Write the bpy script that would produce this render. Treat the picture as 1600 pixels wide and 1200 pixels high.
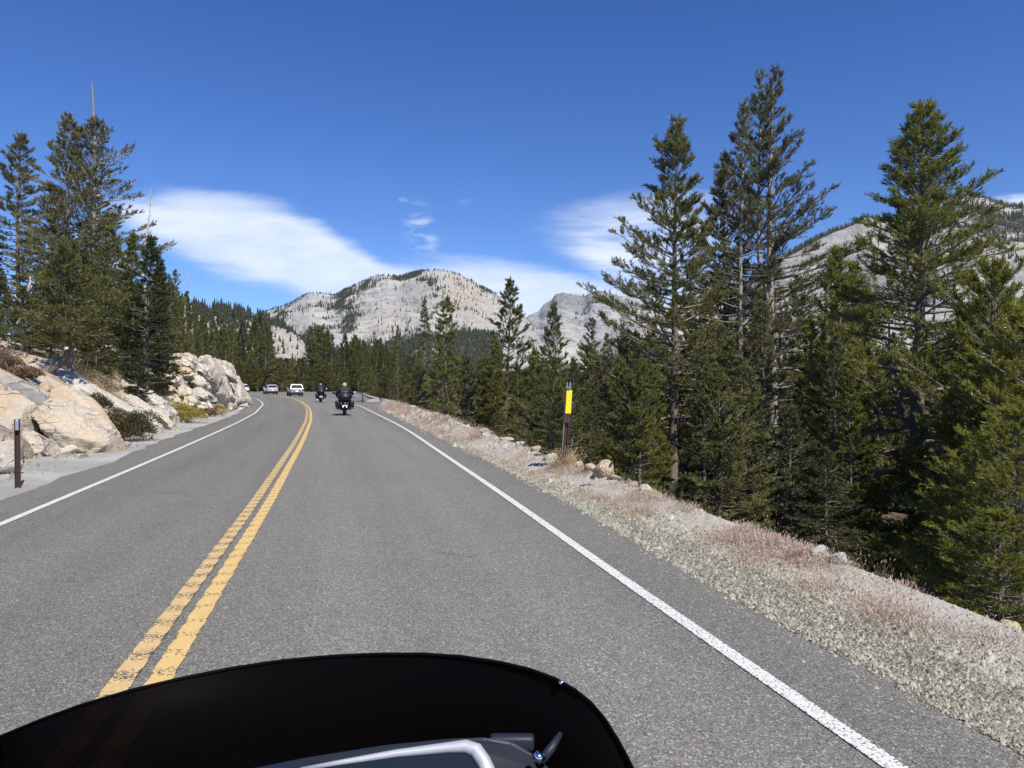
import bpy, bmesh, math, random
import numpy as np
from mathutils import Vector, Matrix

for o in list(bpy.data.objects): bpy.data.objects.remove(o)
sc = bpy.context.scene
COL = sc.collection
PI = math.pi
# ------------------------------------------------------------------ camera
F, CH = 1150.0, 1.6          # focal length in photo pixels (1600 wide), eye height
cam = bpy.data.cameras.new('camera'); camo = bpy.data.objects.new('camera', cam); COL.objects.link(camo)
cam.sensor_width = 36; cam.lens = 36*F/1600; cam.clip_start = 0.05; cam.clip_end = 20000
camo.location = (0, 0, CH); camo.rotation_euler = (PI/2, 0, 0); sc.camera = camo
# ------------------------------------------------------------------ sun + sky
SUN_EL = math.radians(50); SX, SY = 0.5, -0.866            # towards the sun: right of and behind the camera
W = bpy.data.worlds.new('World'); sc.world = W; W.use_nodes = True
sun = bpy.data.lights.new('sun', 'SUN'); sun.energy = 4.8; sun.angle = math.radians(0.53); sun.color = (1, .945, .85)
suno = bpy.data.objects.new('sun', sun); COL.objects.link(suno)
sd = Vector((SX*math.cos(SUN_EL), SY*math.cos(SUN_EL), math.sin(SUN_EL)))
suno.rotation_euler = sd.to_track_quat('Z', 'Y').to_euler(); suno.location = (60, -60, 90)
sc.view_settings.view_transform = 'Standard'; sc.view_settings.look = 'None'
sc.view_settings.gamma = 1; sc.view_settings.exposure = 0.42; sc.view_settings.use_curve_mapping = False
sc.cycles.max_bounces = 5; sc.cycles.diffuse_bounces = 2; sc.cycles.glossy_bounces = 2
sc.cycles.transparent_max_bounces = 6; sc.cycles.transmission_bounces = 2; sc.cycles.volume_bounces = 0

class NT:
    """little node-tree helper"""
    def __init__(s, tree):
        s.t = tree; s.n = tree.nodes; s.l = tree.links; s.n.clear()
    def node(s, typ, ins=None, **kw):
        nd = s.n.new(typ)
        for k, v in kw.items(): setattr(nd, k, v)
        for k, v in (ins or {}).items():
            if hasattr(v, 'is_output') or isinstance(v, bpy.types.NodeSocket): s.l.new(v, nd.inputs[k])
            else: nd.inputs[k].default_value = v
        return nd
    def m(s, op, a, b=0.0, c=0.0, clamp=False):
        nd = s.n.new('ShaderNodeMath'); nd.operation = op; nd.use_clamp = clamp
        for i, v in enumerate((a, b, c)):
            if isinstance(v, bpy.types.NodeSocket): s.l.new(v, nd.inputs[i])
            else: nd.inputs[i].default_value = v
        return nd.outputs[0]
    def mix(s, f, a, b, bt='MIX'):
        nd = s.n.new('ShaderNodeMix'); nd.data_type = 'RGBA'; nd.blend_type = bt
        for k, v in ((0, f), (6, a), (7, b)):
            if isinstance(v, bpy.types.NodeSocket): s.l.new(v, nd.inputs[k])
            else: nd.inputs[k].default_value = v if k == 0 else (tuple(v) + (1,))[:4]
        return nd.outputs[2]
    def noise(s, vec, scale, detail=4, rough=.55, dist=0.0):
        nd = s.node('ShaderNodeTexNoise', {'Scale': scale, 'Detail': detail, 'Roughness': rough, 'Distortion': dist})
        if vec is not None: s.l.new(vec, nd.inputs['Vector'])
        return nd.outputs['Fac']
    def vor(s, vec, scale, out='Color', feat='F1', rnd=1.0):
        nd = s.node('ShaderNodeTexVoronoi', {'Scale': scale, 'Randomness': rnd}, feature=feat)
        if vec is not None: s.l.new(vec, nd.inputs['Vector'])
        return nd.outputs[out]
    def ramp(s, f, stops, interp='LINEAR'):
        nd = s.n.new('ShaderNodeValToRGB'); s.l.new(f, nd.inputs[0]); r = nd.color_ramp; r.interpolation = interp
        while len(r.elements) < len(stops): r.elements.new(.5)
        for e, (p, c) in zip(r.elements, stops):
            e.position = p; e.color = (c, c, c, 1) if isinstance(c, (int, float)) else tuple(c) + (1,)
        return nd.outputs[0]
    def sstep(s, x, a, b):
        nd = s.node('ShaderNodeMapRange', {}, interpolation_type='SMOOTHSTEP')
        s.l.new(x, nd.inputs[0]); 
        for i, v in ((1, a), (2, b)):
            if isinstance(v, bpy.types.NodeSocket): s.l.new(v, nd.inputs[i])
            else: nd.inputs[i].default_value = v
        return nd.outputs[0]

# world: Nishita sky with thin streaky cirrus
def build_world():
    t = NT(W.node_tree)
    sky = t.node('ShaderNodeTexSky', sky_type='NISHITA', sun_disc=False, sun_elevation=SUN_EL,
                 sun_rotation=math.atan2(SX, SY), altitude=2600, air_density=1.0, dust_density=0.35, ozone_density=1.6)
    g = t.node('ShaderNodeTexCoord').outputs['Generated']
    sep = t.node('ShaderNodeSeparateXYZ', {0: g})
    x, y, z = sep.outputs
    ys = t.m('MAXIMUM', y, .02)
    u = t.m('DIVIDE', x, ys); v = t.m('DIVIDE', z, ys)
    cv = t.node('ShaderNodeCombineXYZ', {0: t.m('MULTIPLY', u, .22), 1: v, 2: 0.0}).outputs[0]
    cv2 = t.node('ShaderNodeCombineXYZ', {0: t.m('ADD', t.m('MULTIPLY', u, .8), t.m('MULTIPLY', v, 1.1)), 1: t.m('MULTIPLY', v, 2.6), 2: 3.0}).outputs[0]
    n1 = t.noise(cv, 16, 7, .62, .4); n2 = t.noise(cv2, 5, 6, .6, .6); n3 = t.noise(cv, 70, 4, .6)
    pert = t.m('ADD', t.m('MULTIPLY', t.m('SUBTRACT', n1, .5), .045), t.m('MULTIPLY', t.m('SUBTRACT', n2, .5), .05))
    vp = t.m('ADD', v, pert)
    U0, U1 = -.62, .32
    def curve(pts):
        nd = t.n.new('ShaderNodeFloatCurve'); c = nd.mapping.curves[0]
        ps = [(((px-800)/F - U0)/(U1-U0), (600-py)/F*3) for px, py in pts]
        c.points[0].location = ps[0]; c.points[1].location = ps[-1]
        for p in ps[1:-1]: c.points.new(*p)
        nd.mapping.update()
        un = t.m('DIVIDE', t.m('SUBTRACT', u, U0), U1-U0, clamp=True)
        t.l.new(un, nd.inputs['Value'])
        return t.m('DIVIDE', nd.outputs[0], 3)
    # main lenticular sheet
    up = curve([(87, 345), (150, 322), (210, 305), (300, 300), (400, 308), (480, 330), (560, 376), (620, 402), (760, 404), (860, 418), (930, 432), (1100, 450), (1168, 460)])
    lo = curve([(87, 350), (150, 352), (210, 378), (270, 408), (340, 438), (420, 462), (480, 490), (560, 540), (760, 560), (1168, 600)])
    m1 = t.m('MULTIPLY', t.sstep(t.m('SUBTRACT', up, vp), -.004, .022), t.sstep(t.m('SUBTRACT', vp, lo), -.004, .04))
    m1 = t.m('MULTIPLY', m1, t.sstep(u, -.60, -.50))
    m1 = t.m('MULTIPLY', m1, t.m('SUBTRACT', 1, t.m('MULTIPLY', t.sstep(u, .10, .32), .6)))
    m1 = t.m('MULTIPLY', m1, t.m('ADD', t.m('SUBTRACT', t.m('MULTIPLY', n3, .5), .05), t.m('ADD', t.m('MULTIPLY', n2, .55), t.m('MULTIPLY', n1, .75)), clamp=True))
    # right sheet
    up2 = curve([(87, 600), (790, 600), (810, 345), (850, 328), (930, 312), (1000, 306), (1060, 300), (1168, 300)])
    lo2 = curve([(87, 600), (790, 600), (810, 372), (860, 392), (900, 425), (960, 470), (1060, 500), (1168, 500)])
    m2 = t.m('MULTIPLY', t.sstep(t.m('SUBTRACT', up2, vp), -.004, .03), t.sstep(t.m('SUBTRACT', vp, lo2), -.01, .05))
    m2 = t.m('MULTIPLY', m2, t.sstep(t.m('ADD', u, t.m('MULTIPLY', t.m('SUBTRACT', n1, .5), .3)), 0.0, .15))
    m2 = t.m('MULTIPLY', m2, t.m('SUBTRACT', 1, t.sstep(u, .2, .34)))
    m2 = t.m('MULTIPLY', m2, t.m('ADD', .25, t.m('MULTIPLY', t.sstep(n1, .32, .62), .8)))
    # ladder of small wisps and single puffs
    def puff(px, py, rx, ry, k, lo_=.5, hi=.66, nn=n3):
        du = t.m('DIVIDE', t.m('SUBTRACT', t.m('ADD', u, pert), (px-800)/F), rx/F); dv = t.m('DIVIDE', t.m('SUBTRACT', v, (600-py)/F), ry/F)
        r = t.m('SQRT', t.m('ADD', t.m('MULTIPLY', du, du), t.m('MULTIPLY', dv, dv)))
        return t.m('MULTIPLY', t.m('MULTIPLY', t.m('SUBTRACT', 1, t.sstep(r, .35, 1.1)), t.sstep(nn, lo_, hi)), k)
    m3 = puff(655, 362, 34, 52, .5, .44, .66); m4 = puff(735, 314, 20, 7, .35, .3, .7)
    m5 = puff(1600, 312, 60, 12, .8, .3, .6); m6 = puff(632, 312, 10, 5, .25, .3, .7)
    tot = m1
    for q in (m2, m3, m4, m5, m6): tot = t.m('MAXIMUM', tot, q)
    tot = t.m('MULTIPLY', t.m('MULTIPLY', tot, .86), t.sstep(y, .15, .4), clamp=True)
    # deepen the clear blue like the phone picture
    hi = t.sstep(z, .05, .55); skyc = t.mix(1.0, sky.outputs[0], t.mix(hi, (.55, .77, 1.13), (.31, .62, 1.15)), 'MULTIPLY')
    cloudc = t.node('ShaderNodeRGB'); cloudc.outputs[0].default_value = (7.0, 7.6, 8.6, 1)
    col = t.mix(tot, skyc, cloudc.outputs[0])
    bg = t.node('ShaderNodeBackground', {'Color': col, 'Strength': .10})
    out = t.node('ShaderNodeOutputWorld', {'Surface': bg.outputs[0]})
build_world()

# ------------------------------------------------------------------ object helpers
def tag(o, label=None, cat=None, group=None, kind=None):
    if label: o['label'] = label
    if cat: o['category'] = cat
    if group: o['group'] = group
    if kind: o['kind'] = kind
    return o
def link(o, parent=None):
    COL.objects.link(o)
    if parent is not None: o.parent = parent
    return o
def empty(name, loc=(0, 0, 0), rz=0.0):
    o = bpy.data.objects.new(name, None); o.location = loc; o.rotation_euler = (0, 0, rz); o.empty_display_size = .1
    return link(o)
def npmesh(name, V, Fc, mat=None, parent=None, smooth=False, cols=None, uvs=None, mats=None, midx=None):
    """V (n,3), Fc (m,3|4) arrays -> ONE mesh object"""
    V = np.asarray(V, np.float32); Fc = np.asarray(Fc, np.int32)
    me = bpy.data.meshes.new(name); k = Fc.shape[1]
    me.vertices.add(len(V)); me.vertices.foreach_set('co', V.ravel())
    me.loops.add(Fc.size); me.loops.foreach_set('vertex_index', Fc.ravel())
    me.polygons.add(len(Fc)); me.polygons.foreach_set('loop_start', np.arange(0, Fc.size, k, dtype=np.int32))
    me.polygons.foreach_set('loop_total', np.full(len(Fc), k, np.int32))
    if smooth: me.polygons.foreach_set('use_smooth', np.ones(len(Fc), bool))
    if midx is not None: me.polygons.foreach_set('material_index', np.asarray(midx, np.int32))
    me.update(calc_edges=True)
    if cols is not None:
        a = me.color_attributes.new('tone', 'FLOAT_COLOR', 'POINT')
        c = np.ones((len(V), 4), np.float32); c[:, :cols.shape[1]] = cols; a.data.foreach_set('color', c.ravel())
    if uvs is not None:
        uvl = me.uv_layers.new(name='UVMap'); uvl.data.foreach_set('uv', np.asarray(uvs, np.float32)[Fc.ravel()].ravel())
    for mt in (mats or ([mat] if mat else [])): me.materials.append(mt)
    o = bpy.data.objects.new(name, me); return link(o, parent)
def bmobj(name, bm, mat=None, parent=None, smooth=False):
    me = bpy.data.meshes.new(name); bm.normal_update(); bm.to_mesh(me); bm.free()
    if mat: me.materials.append(mat)
    if smooth: me.polygons.foreach_set('use_smooth', np.ones(len(me.polygons), bool))
    return link(bpy.data.objects.new(name, me), parent)
def copy_tree(o, parent=None):
    c = o.copy(); COL.objects.link(c); c.parent = parent
    for ch in list(o.children): copy_tree(ch, c)
    return c
def grid_faces(nr, nc):
    i = np.arange((nr-1)*(nc-1)); r = i//(nc-1); c = i % (nc-1); a = r*nc+c
    return np.stack([a, a+1, a+nc+1, a+nc], 1)
def pix(px, py, D):        # photo pixel + distance -> place
    return Vector(((px-800)/F*D, D, CH-(py-600)/F*D))
def box(bm, c, s, M=None, bev=0):
    r = bmesh.ops.create_cube(bm, size=1); vs = r['verts']
    for v in vs: v.co = Vector((v.co.x*s[0], v.co.y*s[1], v.co.z*s[2]))
    if bev:
        es = list({e for v in vs for e in v.link_edges})
        r2 = bmesh.ops.bevel(bm, geom=es, offset=bev, segments=2, affect='EDGES', profile=.6)
        vs = list({v for f in r2['faces'] for v in f.verts} | {v for v in vs if v.is_valid})
    for v in vs:
        p = v.co.copy()
        if M is not None: p = M @ p
        v.co = p + Vector(c)
    return vs
def tube(bm, pts, rad, seg=8, cap=True):
    pts = [Vector(p) for p in pts]; rad = rad if hasattr(rad, '__len__') else [rad]*len(pts)
    rings = []
    for i, p in enumerate(pts):
        d = (pts[min(i+1, len(pts)-1)]-pts[max(i-1, 0)]).normalized()
        a = d.orthogonal().normalized() if i == 0 else (a0 - d*a0.dot(d)).normalized()
        a0 = a; b = d.cross(a)
        rings.append([bm.verts.new(p+(a*math.cos(2*PI*k/seg)+b*math.sin(2*PI*k/seg))*rad[i]) for k in range(seg)])
    for r0, r1 in zip(rings, rings[1:]):
        for k in range(seg): bm.faces.new((r0[k], r0[(k+1) % seg], r1[(k+1) % seg], r1[k]))
    if cap: bm.faces.new(rings[0][::-1]); bm.faces.new(rings[-1])
def newbm(): return bmesh.new()

# ------------------------------------------------------------------ numpy noise
def _h(ix, iy, iz, seed):
    n = (ix*374761393 + iy*668265263 + iz*2147483647 + seed*974634777) & 0xFFFFFFFF
    n = ((n ^ (n >> 13))*1274126177) & 0xFFFFFFFF
    return ((n ^ (n >> 16)) & 0xFFFF)/65535.0
def vn(x, y, z, seed=0):
    x, y, z = np.broadcast_arrays(np.asarray(x, float), np.asarray(y, float), np.asarray(z, float))
    ix, iy, iz = (np.floor(a).astype(np.int64) for a in (x, y, z)); fx, fy, fz = x-ix, y-iy, z-iz
    fx, fy, fz = (f*f*(3-2*f) for f in (fx, fy, fz)); r = 0
    for dx in (0, 1):
        for dy in (0, 1):
            for dz in (0, 1):
                r = r + _h(ix+dx, iy+dy, iz+dz, seed)*(fx if dx else 1-fx)*(fy if dy else 1-fy)*(fz if dz else 1-fz)
    return r*2-1
def fbm(x, y, z=0.0, seed=0, oct=5, gain=.5):
    r = 0; a = 1; s = 0
    for o in range(oct):
        k = 2.03**o; r = r + a*vn(np.asarray(x)*k, np.asarray(y)*k, np.asarray(z)*k, seed+o*17); s += a; a *= gain
    return r/s
def cellv(P, scale, seed=0):
    """blocky (cellular) offset: random value of the nearest jittered lattice point, and border closeness"""
    Q = P*np.asarray(scale); I = np.floor(Q).astype(np.int64); best = np.full(len(P), 9e9); sec = best.copy(); val = np.zeros(len(P))
    for dx in (-1, 0, 1):
        for dy in (-1, 0, 1):
            for dz in (-1, 0, 1):
                J = I+np.array([dx, dy, dz])
                j = np.stack([_h(J[:, 0], J[:, 1], J[:, 2], seed+k) for k in (1, 2, 3)], 1)
                d = ((J+j-Q)**2).sum(1); v = _h(J[:, 0], J[:, 1], J[:, 2], seed+9)
                nb = d < best; sec = np.where(nb, best, np.minimum(sec, d)); val = np.where(nb, v, val); best = np.where(nb, d, best)
    return val, np.sqrt(sec)-np.sqrt(best)
def sm(x, a, b): t_ = np.clip((x-a)/(b-a), 0, 1); return t_*t_*(3-2*t_)

# ------------------------------------------------------------------ materials
def mat(name):
    m = bpy.data.materials.new(name); m.use_nodes = True; t = NT(m.node_tree); return m, t
def finish(t, col, rough=.8, bump=None, bstr=.3, bdist=.02, metal=0.0, spec=.5, coat=0.0):
    p = t.node('ShaderNodeBsdfPrincipled', {'Metallic': metal, 'Specular IOR Level': spec, 'Coat Weight': coat})
    for k, v in (('Base Color', col), ('Roughness', rough)):
        if isinstance(v, bpy.types.NodeSocket): t.l.new(v, p.inputs[k])
        else: p.inputs[k].default_value = tuple(v)+(1,) if k == 'Base Color' else v
    if bump is not None:
        b = t.node('ShaderNodeBump', {'Strength': bstr, 'Distance': bdist, 'Height': bump}); t.l.new(b.outputs[0], p.inputs['Normal'])
    o = t.node('ShaderNodeOutputMaterial', {'Surface': p.outputs[0]}); return p
def simple(name, col, rough=.6, metal=0.0, spec=.5, coat=0.0, var=.12, scale=6):
    m, t = mat(name); tc = t.node('ShaderNodeTexCoord').outputs['Object']
    n = t.noise(tc, scale, 5, .6)
    c = t.mix(n, tuple(v*(1-var) for v in col), tuple(min(1, v*(1+var)) for v in col))
    finish(t, c, t.m('ADD', rough-.05, t.m('MULTIPLY', n, .1)), None, metal=metal, spec=spec, coat=coat); return m
def attr(t): return t.node('ShaderNodeAttribute', attribute_name='tone').outputs

def m_asphalt():
    m, t = mat('asphalt'); pos = t.node('ShaderNodeNewGeometry').outputs['Position']
    uv = t.node('ShaderNodeTexCoord').outputs['UV']; su = t.node('ShaderNodeSeparateXYZ', {0: uv}).outputs
    big = t.noise(pos, .35, 5, .6); mid = t.noise(pos, 3.2, 4, .6)
    ag = t.vor(pos, 170); agv = t.node('ShaderNodeSeparateColor', {0: ag}).outputs[0]
    ag2 = t.node('ShaderNodeSeparateColor', {0: t.vor(pos, 105)}).outputs[1]; fine = t.noise(pos, 260, 3, .7)
    base = t.mix(agv, (.074, .070, .062), (.262, .250, .220))
    base = t.mix(t.m('MULTIPLY', t.sstep(ag2, .86, .96), .6), base, (.50, .48, .42))
    base = t.mix(t.m('MULTIPLY', t.sstep(ag2, .12, .02), .6), base, (.050, .048, .046))
    tone = t.m('ADD', .84, t.m('ADD', t.m('MULTIPLY', big, .26), t.m('MULTIPLY', mid, .10)))
    # wheel tracks and the lighter strip between them, along the driving direction
    trk = t.noise(t.node('ShaderNodeCombineXYZ', {0: t.m('MULTIPLY', su[0], 1.1), 1: t.m('MULTIPLY', su[1], .03), 2: 0.}).outputs[0], 1.3, 3, .5)
    tone = t.m('MULTIPLY', tone, t.m('ADD', .70, t.m('MULTIPLY', trk, .58)))
    # left lane and the right shoulder are a little darker than our lane
    lane = t.sstep(su[0], -.35, .25); shl = t.sstep(su[0], 3.1, 3.4)
    tone = t.m('MULTIPLY', tone, t.m('ADD', .86, t.m('MULTIPLY', lane, .14)))
    tone = t.m('MULTIPLY', tone, t.m('SUBTRACT', 1, t.m('MULTIPLY', shl, .13)))
    c = t.mix(1.0, base, t.node('ShaderNodeCombineColor', {0: tone, 1: tone, 2: tone}).outputs[0], 'MULTIPLY')
    # fine meandering cracks in the old surface
    wp = t.node('ShaderNodeTexNoise', {'Vector': pos, 'Scale': .9, 'Detail': 5.0}).outputs['Color']; wv = t.node('ShaderNodeVectorMath', {0: pos, 1: t.node('ShaderNodeVectorMath', {0: wp, 1: (1.6, 1.6, 0)}, operation='MULTIPLY').outputs[0]}, operation='ADD').outputs[0]
    ck = t.m('MULTIPLY', t.sstep(t.vor(wv, .22, 'Distance', 'DISTANCE_TO_EDGE'), .006, .001), t.sstep(t.noise(pos, .25, 3), .50, .60)); c = t.mix(t.m('MULTIPLY', ck, .3), c, (.05, .048, .045))
    # dust near the left edge of the tarmac and scattered stains
    dust = t.m('MULTIPLY', t.sstep(t.m('ADD', su[0], t.m('MULTIPLY', mid, 1.2)), -3.4, -5.2), t.sstep(t.noise(pos, .8, 5), .35, .7))
    c = t.mix(t.m('MULTIPLY', dust, .45), c, (.33, .31, .28))
    oil = t.m('MULTIPLY', t.sstep(t.noise(pos, 1.9, 2), .70, .78), .3)
    c = t.mix(oil, c, (.05, .05, .05))
    finish(t, c, .88, t.m('ADD', agv, t.m('MULTIPLY', fine, .5)), .55, .006, spec=.3); return m
def m_paint(name, ca, cb, worn, rumble):
    m, t = mat(name); pos = t.node('ShaderNodeNewGeometry').outputs['Position']
    uv = t.node('ShaderNodeTexCoord').outputs['UV']; su = t.node('ShaderNodeSeparateXYZ', {0: uv}).outputs
    ag = t.node('ShaderNodeSeparateColor', {0: t.vor(pos, 110)}).outputs[0]; n = t.noise(pos, 9, 5, .65); n2 = t.noise(pos, 45 if rumble else 120, 4, .7)
    c = t.mix(n, ca, cb); c = t.mix(t.m('MULTIPLY', t.sstep(n2, .45, .7), .25), c, tuple(v*.55 for v in ca))
    w = t.m('ADD', t.m('MULTIPLY', n2, .75), t.m('MULTIPLY', ag, .35))
    if rumble:   # bands of worn paint, with the grooves' dark shadow coloured in
        ph = t.m('COSINE', t.m('ADD', t.m('MULTIPLY', su[1], 2*PI/.31), t.m('MULTIPLY', n, 3.0))); w = t.m('ADD', w, t.m('MULTIPLY', ph, t.m('ADD', .02, t.m('MULTIPLY', n, .22))))
    edge = t.m('ABSOLUTE', t.m('SUBTRACT', su[0], .5)); w = t.m('ADD', w, t.m('MULTIPLY', t.sstep(edge, .40, .5), .16))
    wear_shade = t.sstep(w, worn, worn+.06)
    c = t.mix(wear_shade, c, (.085, .083, .08))
    finish(t, c, .8, t.m('SUBTRACT', t.m('ADD', n2, ag), wear_shade), .4, .004, spec=.3); return m
def m_granite(name, a=(.56, .50, .42), b=(.40, .38, .36), ochre=(.50, .32, .14), k=1.0, oc=.5):
    """tone attribute: r = ochre stain, g = grey/dark lichen, b = soil and dry litter"""
    m, t = mat(name); pos = t.node('ShaderNodeNewGeometry').outputs['Position']; at = attr(t)
    tr, tg, tb = t.node('ShaderNodeSeparateColor', {0: at[0]}).outputs
    s = pos if k == 1 else t.node('ShaderNodeVectorMath', {0: pos, 1: (k, k, k)}, operation='MULTIPLY').outputs[0]
    n = t.noise(s, .8, 6, .6); n2 = t.noise(s, 5, 6, .65); n3 = t.noise(s, 26, 4, .7)
    spk = t.node('ShaderNodeSeparateColor', {0: t.vor(s, 70)}).outputs[0]
    c = t.mix(t.sstep(n, .35, .68), a, b)
    c = t.mix(t.m('MULTIPLY', t.sstep(n2, .50, .72), .5), c, tuple(v*1.3 for v in a))
    st = t.node('ShaderNodeMapping', {'Vector': s, 'Rotation': (0, .55, 0), 'Scale': (.5, 1.5, 6)}).outputs[0]
    ns = t.noise(st, 2.2, 6, .7, .3); c = t.mix(t.m('MULTIPLY', t.sstep(ns, .55, .68), .32), c, tuple(v*.52 for v in b))
    ocf = t.m('MULTIPLY', t.sstep(t.m('ADD', t.m('MULTIPLY', n2, .8), tr), .62, 1.05), oc*1.5, clamp=True)
    c = t.mix(ocf, c, ochre)
    c = t.mix(t.m('MULTIPLY', t.sstep(t.m('ADD', t.m('MULTIPLY', n3, .6), tg), .62, .95), .7), c, (.15, .145, .14))
    c = t.mix(t.m('MULTIPLY', t.sstep(spk, .8, .95), .4), c, (.09, .09, .09))
    c = t.mix(t.m('MULTIPLY', t.sstep(n3, .60, .72), .25), c, (.17, .15, .13))
    # thin joints
    cr = t.node('ShaderNodeMapping', {'Vector': s, 'Rotation': (.3, .45, .2), 'Scale': (.45, 1.2, 2.4)}).outputs[0]
    dis = t.node('ShaderNodeTexNoise', {'Vector': s, 'Scale': 1.5, 'Detail': 4.0}).outputs['Color']
    cr = t.node('ShaderNodeVectorMath', {0: cr, 1: dis}, operation='ADD').outputs[0]
    crk = t.sstep(t.vor(cr, 1.1, 'Distance', 'DISTANCE_TO_EDGE'), .03, .0)
    crk = t.m('MULTIPLY', crk, t.sstep(t.noise(s, .6, 2), .45, .6))
    c = t.mix(t.m('MULTIPLY', crk, .6), c, (.09, .08, .07))
    soil = t.mix(n2, (.20, .15, .10), (.36, .29, .19))
    c = t.mix(t.sstep(t.m('ADD', t.m('MULTIPLY', n2, .5), tb), .55, .8), c, soil)
    h = t.m('SUBTRACT', t.m('ADD', t.m('MULTIPLY', n2, 1.4), t.m('MULTIPLY', n3, .5)), t.m('MULTIPLY', crk, .8))
    finish(t, c, .85, t.m('ADD', h, t.m('MULTIPLY', ns, 1.2)), .95, .08/k, spec=.25); return m
def m_ground():
    """tone attribute: r = road gravel, g = bare pale soil/sand, b = rock; none = forest litter"""
    m, t = mat('forest_floor'); pos = t.node('ShaderNodeNewGeometry').outputs['Position']; at = attr(t)
    tr, tg, tb = t.node('ShaderNodeSeparateColor', {0: at[0]}).outputs
    n = t.noise(pos, .5, 6, .6); n2 = t.noise(pos, 6, 5, .65); n3 = t.noise(pos, 40, 4, .7)
    lit = t.mix(n2, (.050, .036, .024), (.125, .092, .062)); lit = t.mix(t.m('MULTIPLY', t.sstep(n, .5, .7), .4), lit, (.20, .17, .13))
    vc = t.node('ShaderNodeSeparateColor', {0: t.vor(pos, 42)}).outputs; ve = t.vor(pos, 42, 'Distance')
    gr = t.mix(vc[0], (.17, .165, .125), (.36, .345, .27)); gr = t.mix(t.m('MULTIPLY', t.sstep(ve, .45, .8), .7), gr, (.14, .13, .11))
    soil = t.mix(n2, (.38, .345, .30), (.56, .525, .47)); soil = t.mix(t.m('MULTIPLY', t.sstep(n3, .5, .65), .5), soil, (.33, .27, .22))
    dus = t.mix(n2, (.27, .265, .25), (.35, .34, .32))
    c = t.mix(t.sstep(t.m('ADD', tg, t.m('MULTIPLY', t.m('SUBTRACT', n2, .5), .5)), .35, .65), lit, soil)
    c = t.mix(t.sstep(t.m('ADD', tr, t.m('MULTIPLY', t.m('SUBTRACT', n2, .5), .4)), .4, .6), c, gr)
    c = t.mix(tb, c, t.mix(t.sstep(n, .4, .65), dus, (.42, .41, .38)))
    finish(t, c, .92, t.m('ADD', t.m('ADD', n3, n2), t.m('MULTIPLY', t.m('MULTIPLY', tr, ve), -1.2)), .8, .03, spec=.2); return m
def m_mount(name, a, b, veg, tilt, k=1.0, rotz=.5):
    """far granite: tone r = vegetation, g = dark water stain, b = warm"""
    m, t = mat(name); pos = t.node('ShaderNodeNewGeometry').outputs['Position']; at = attr(t)
    tr, tg, tb = t.node('ShaderNodeSeparateColor', {0: at[0]}).outputs
    mp = t.node('ShaderNodeMapping', {'Vector': pos, 'Rotation': (0, tilt, 0), 'Scale': (.0035*k, .006*k, .022*k)}).outputs[0]
    mp2 = t.node('ShaderNodeMapping', {'Vector': pos, 'Rotation': (0, tilt+.9, .3), 'Scale': (.006*k, .02*k, .03*k)}).outputs[0]
    n = t.noise(mp, 2.2, 8, .68, .5); n2 = t.noise(mp2, 1.7, 8, .72, .4); n3 = t.noise(pos, .035*k, 6, .75)
    c = t.mix(t.sstep(n, .36, .64), b, a); c = t.mix(t.m('MULTIPLY', t.sstep(n2, .52, .66), .62), c, tuple(v*.42 for v in b))
    c = t.mix(t.m('MULTIPLY', tb, .8), c, (.62, .50, .36))
    c = t.mix(t.m('MULTIPLY', t.sstep(t.m('ADD', tg, t.m('MULTIPLY', n, .6)), .6, 1.0), .7), c, (.14, .14, .15))
    c = t.mix(t.m('MULTIPLY', t.sstep(n3, .56, .66), .6), c, tuple(v*.35 for v in b))
    n4 = t.noise(mp2, 9, 6, .75); c = t.mix(t.m('MULTIPLY', t.sstep(n4, .54, .64), .42), c, tuple(v*.45 for v in b)); c = t.mix(t.m('MULTIPLY', t.sstep(n4, .50, .38), .5), c, tuple(min(.8, v*1.22) for v in a))
    vg = t.sstep(t.m('ADD', t.m('MULTIPLY', t.m('SUBTRACT', n3, .5), 1.6), tr), .45, .62)
    c = t.mix(t.m('MULTIPLY', vg, .85), c, veg)
    finish(t, c, .95, t.m('ADD', n2, t.m('ADD', n, t.m('ADD', n3, t.m('MULTIPLY', n4, .5)))), 1.0, 16/k, spec=.1); return m
def m_leaf(name, a, b, tr=.25, dry=None, rnd=.5):
    m, t = mat(name); tc = t.node('ShaderNodeTexCoord').outputs['Object']; oi = t.node('ShaderNodeObjectInfo').outputs['Random']
    n = t.noise(tc, .9, 3, .6); n2 = t.noise(tc, 7, 2, .6)
    f = t.m('ADD', t.m('MULTIPLY', t.m('SUBTRACT', n, .5), 1.6), t.m('ADD', t.m('MULTIPLY', n2, .5), t.m('MULTIPLY', oi, rnd)), clamp=True)
    c = t.mix(f, a, b)
    if dry: c = t.mix(t.m('MULTIPLY', t.sstep(t.noise(tc, 2.3, 3), .60, .72), .6), c, dry)
    d = t.node('ShaderNodeBsdfDiffuse', {'Color': c}); tl = t.node('ShaderNodeBsdfTranslucent', {'Color': c})
    gl = t.node('ShaderNodeBsdfGlossy', {'Roughness': .45, 'Color': (.9, .95, 1, 1)})
    mx = t.node('ShaderNodeMixShader', {0: tr, 1: d.outputs[0], 2: tl.outputs[0]})
    mx2 = t.node('ShaderNodeMixShader', {0: .02, 1: mx.outputs[0], 2: gl.outputs[0]})
    t.node('ShaderNodeOutputMaterial', {'Surface': mx2.outputs[0]}); return m
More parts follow.
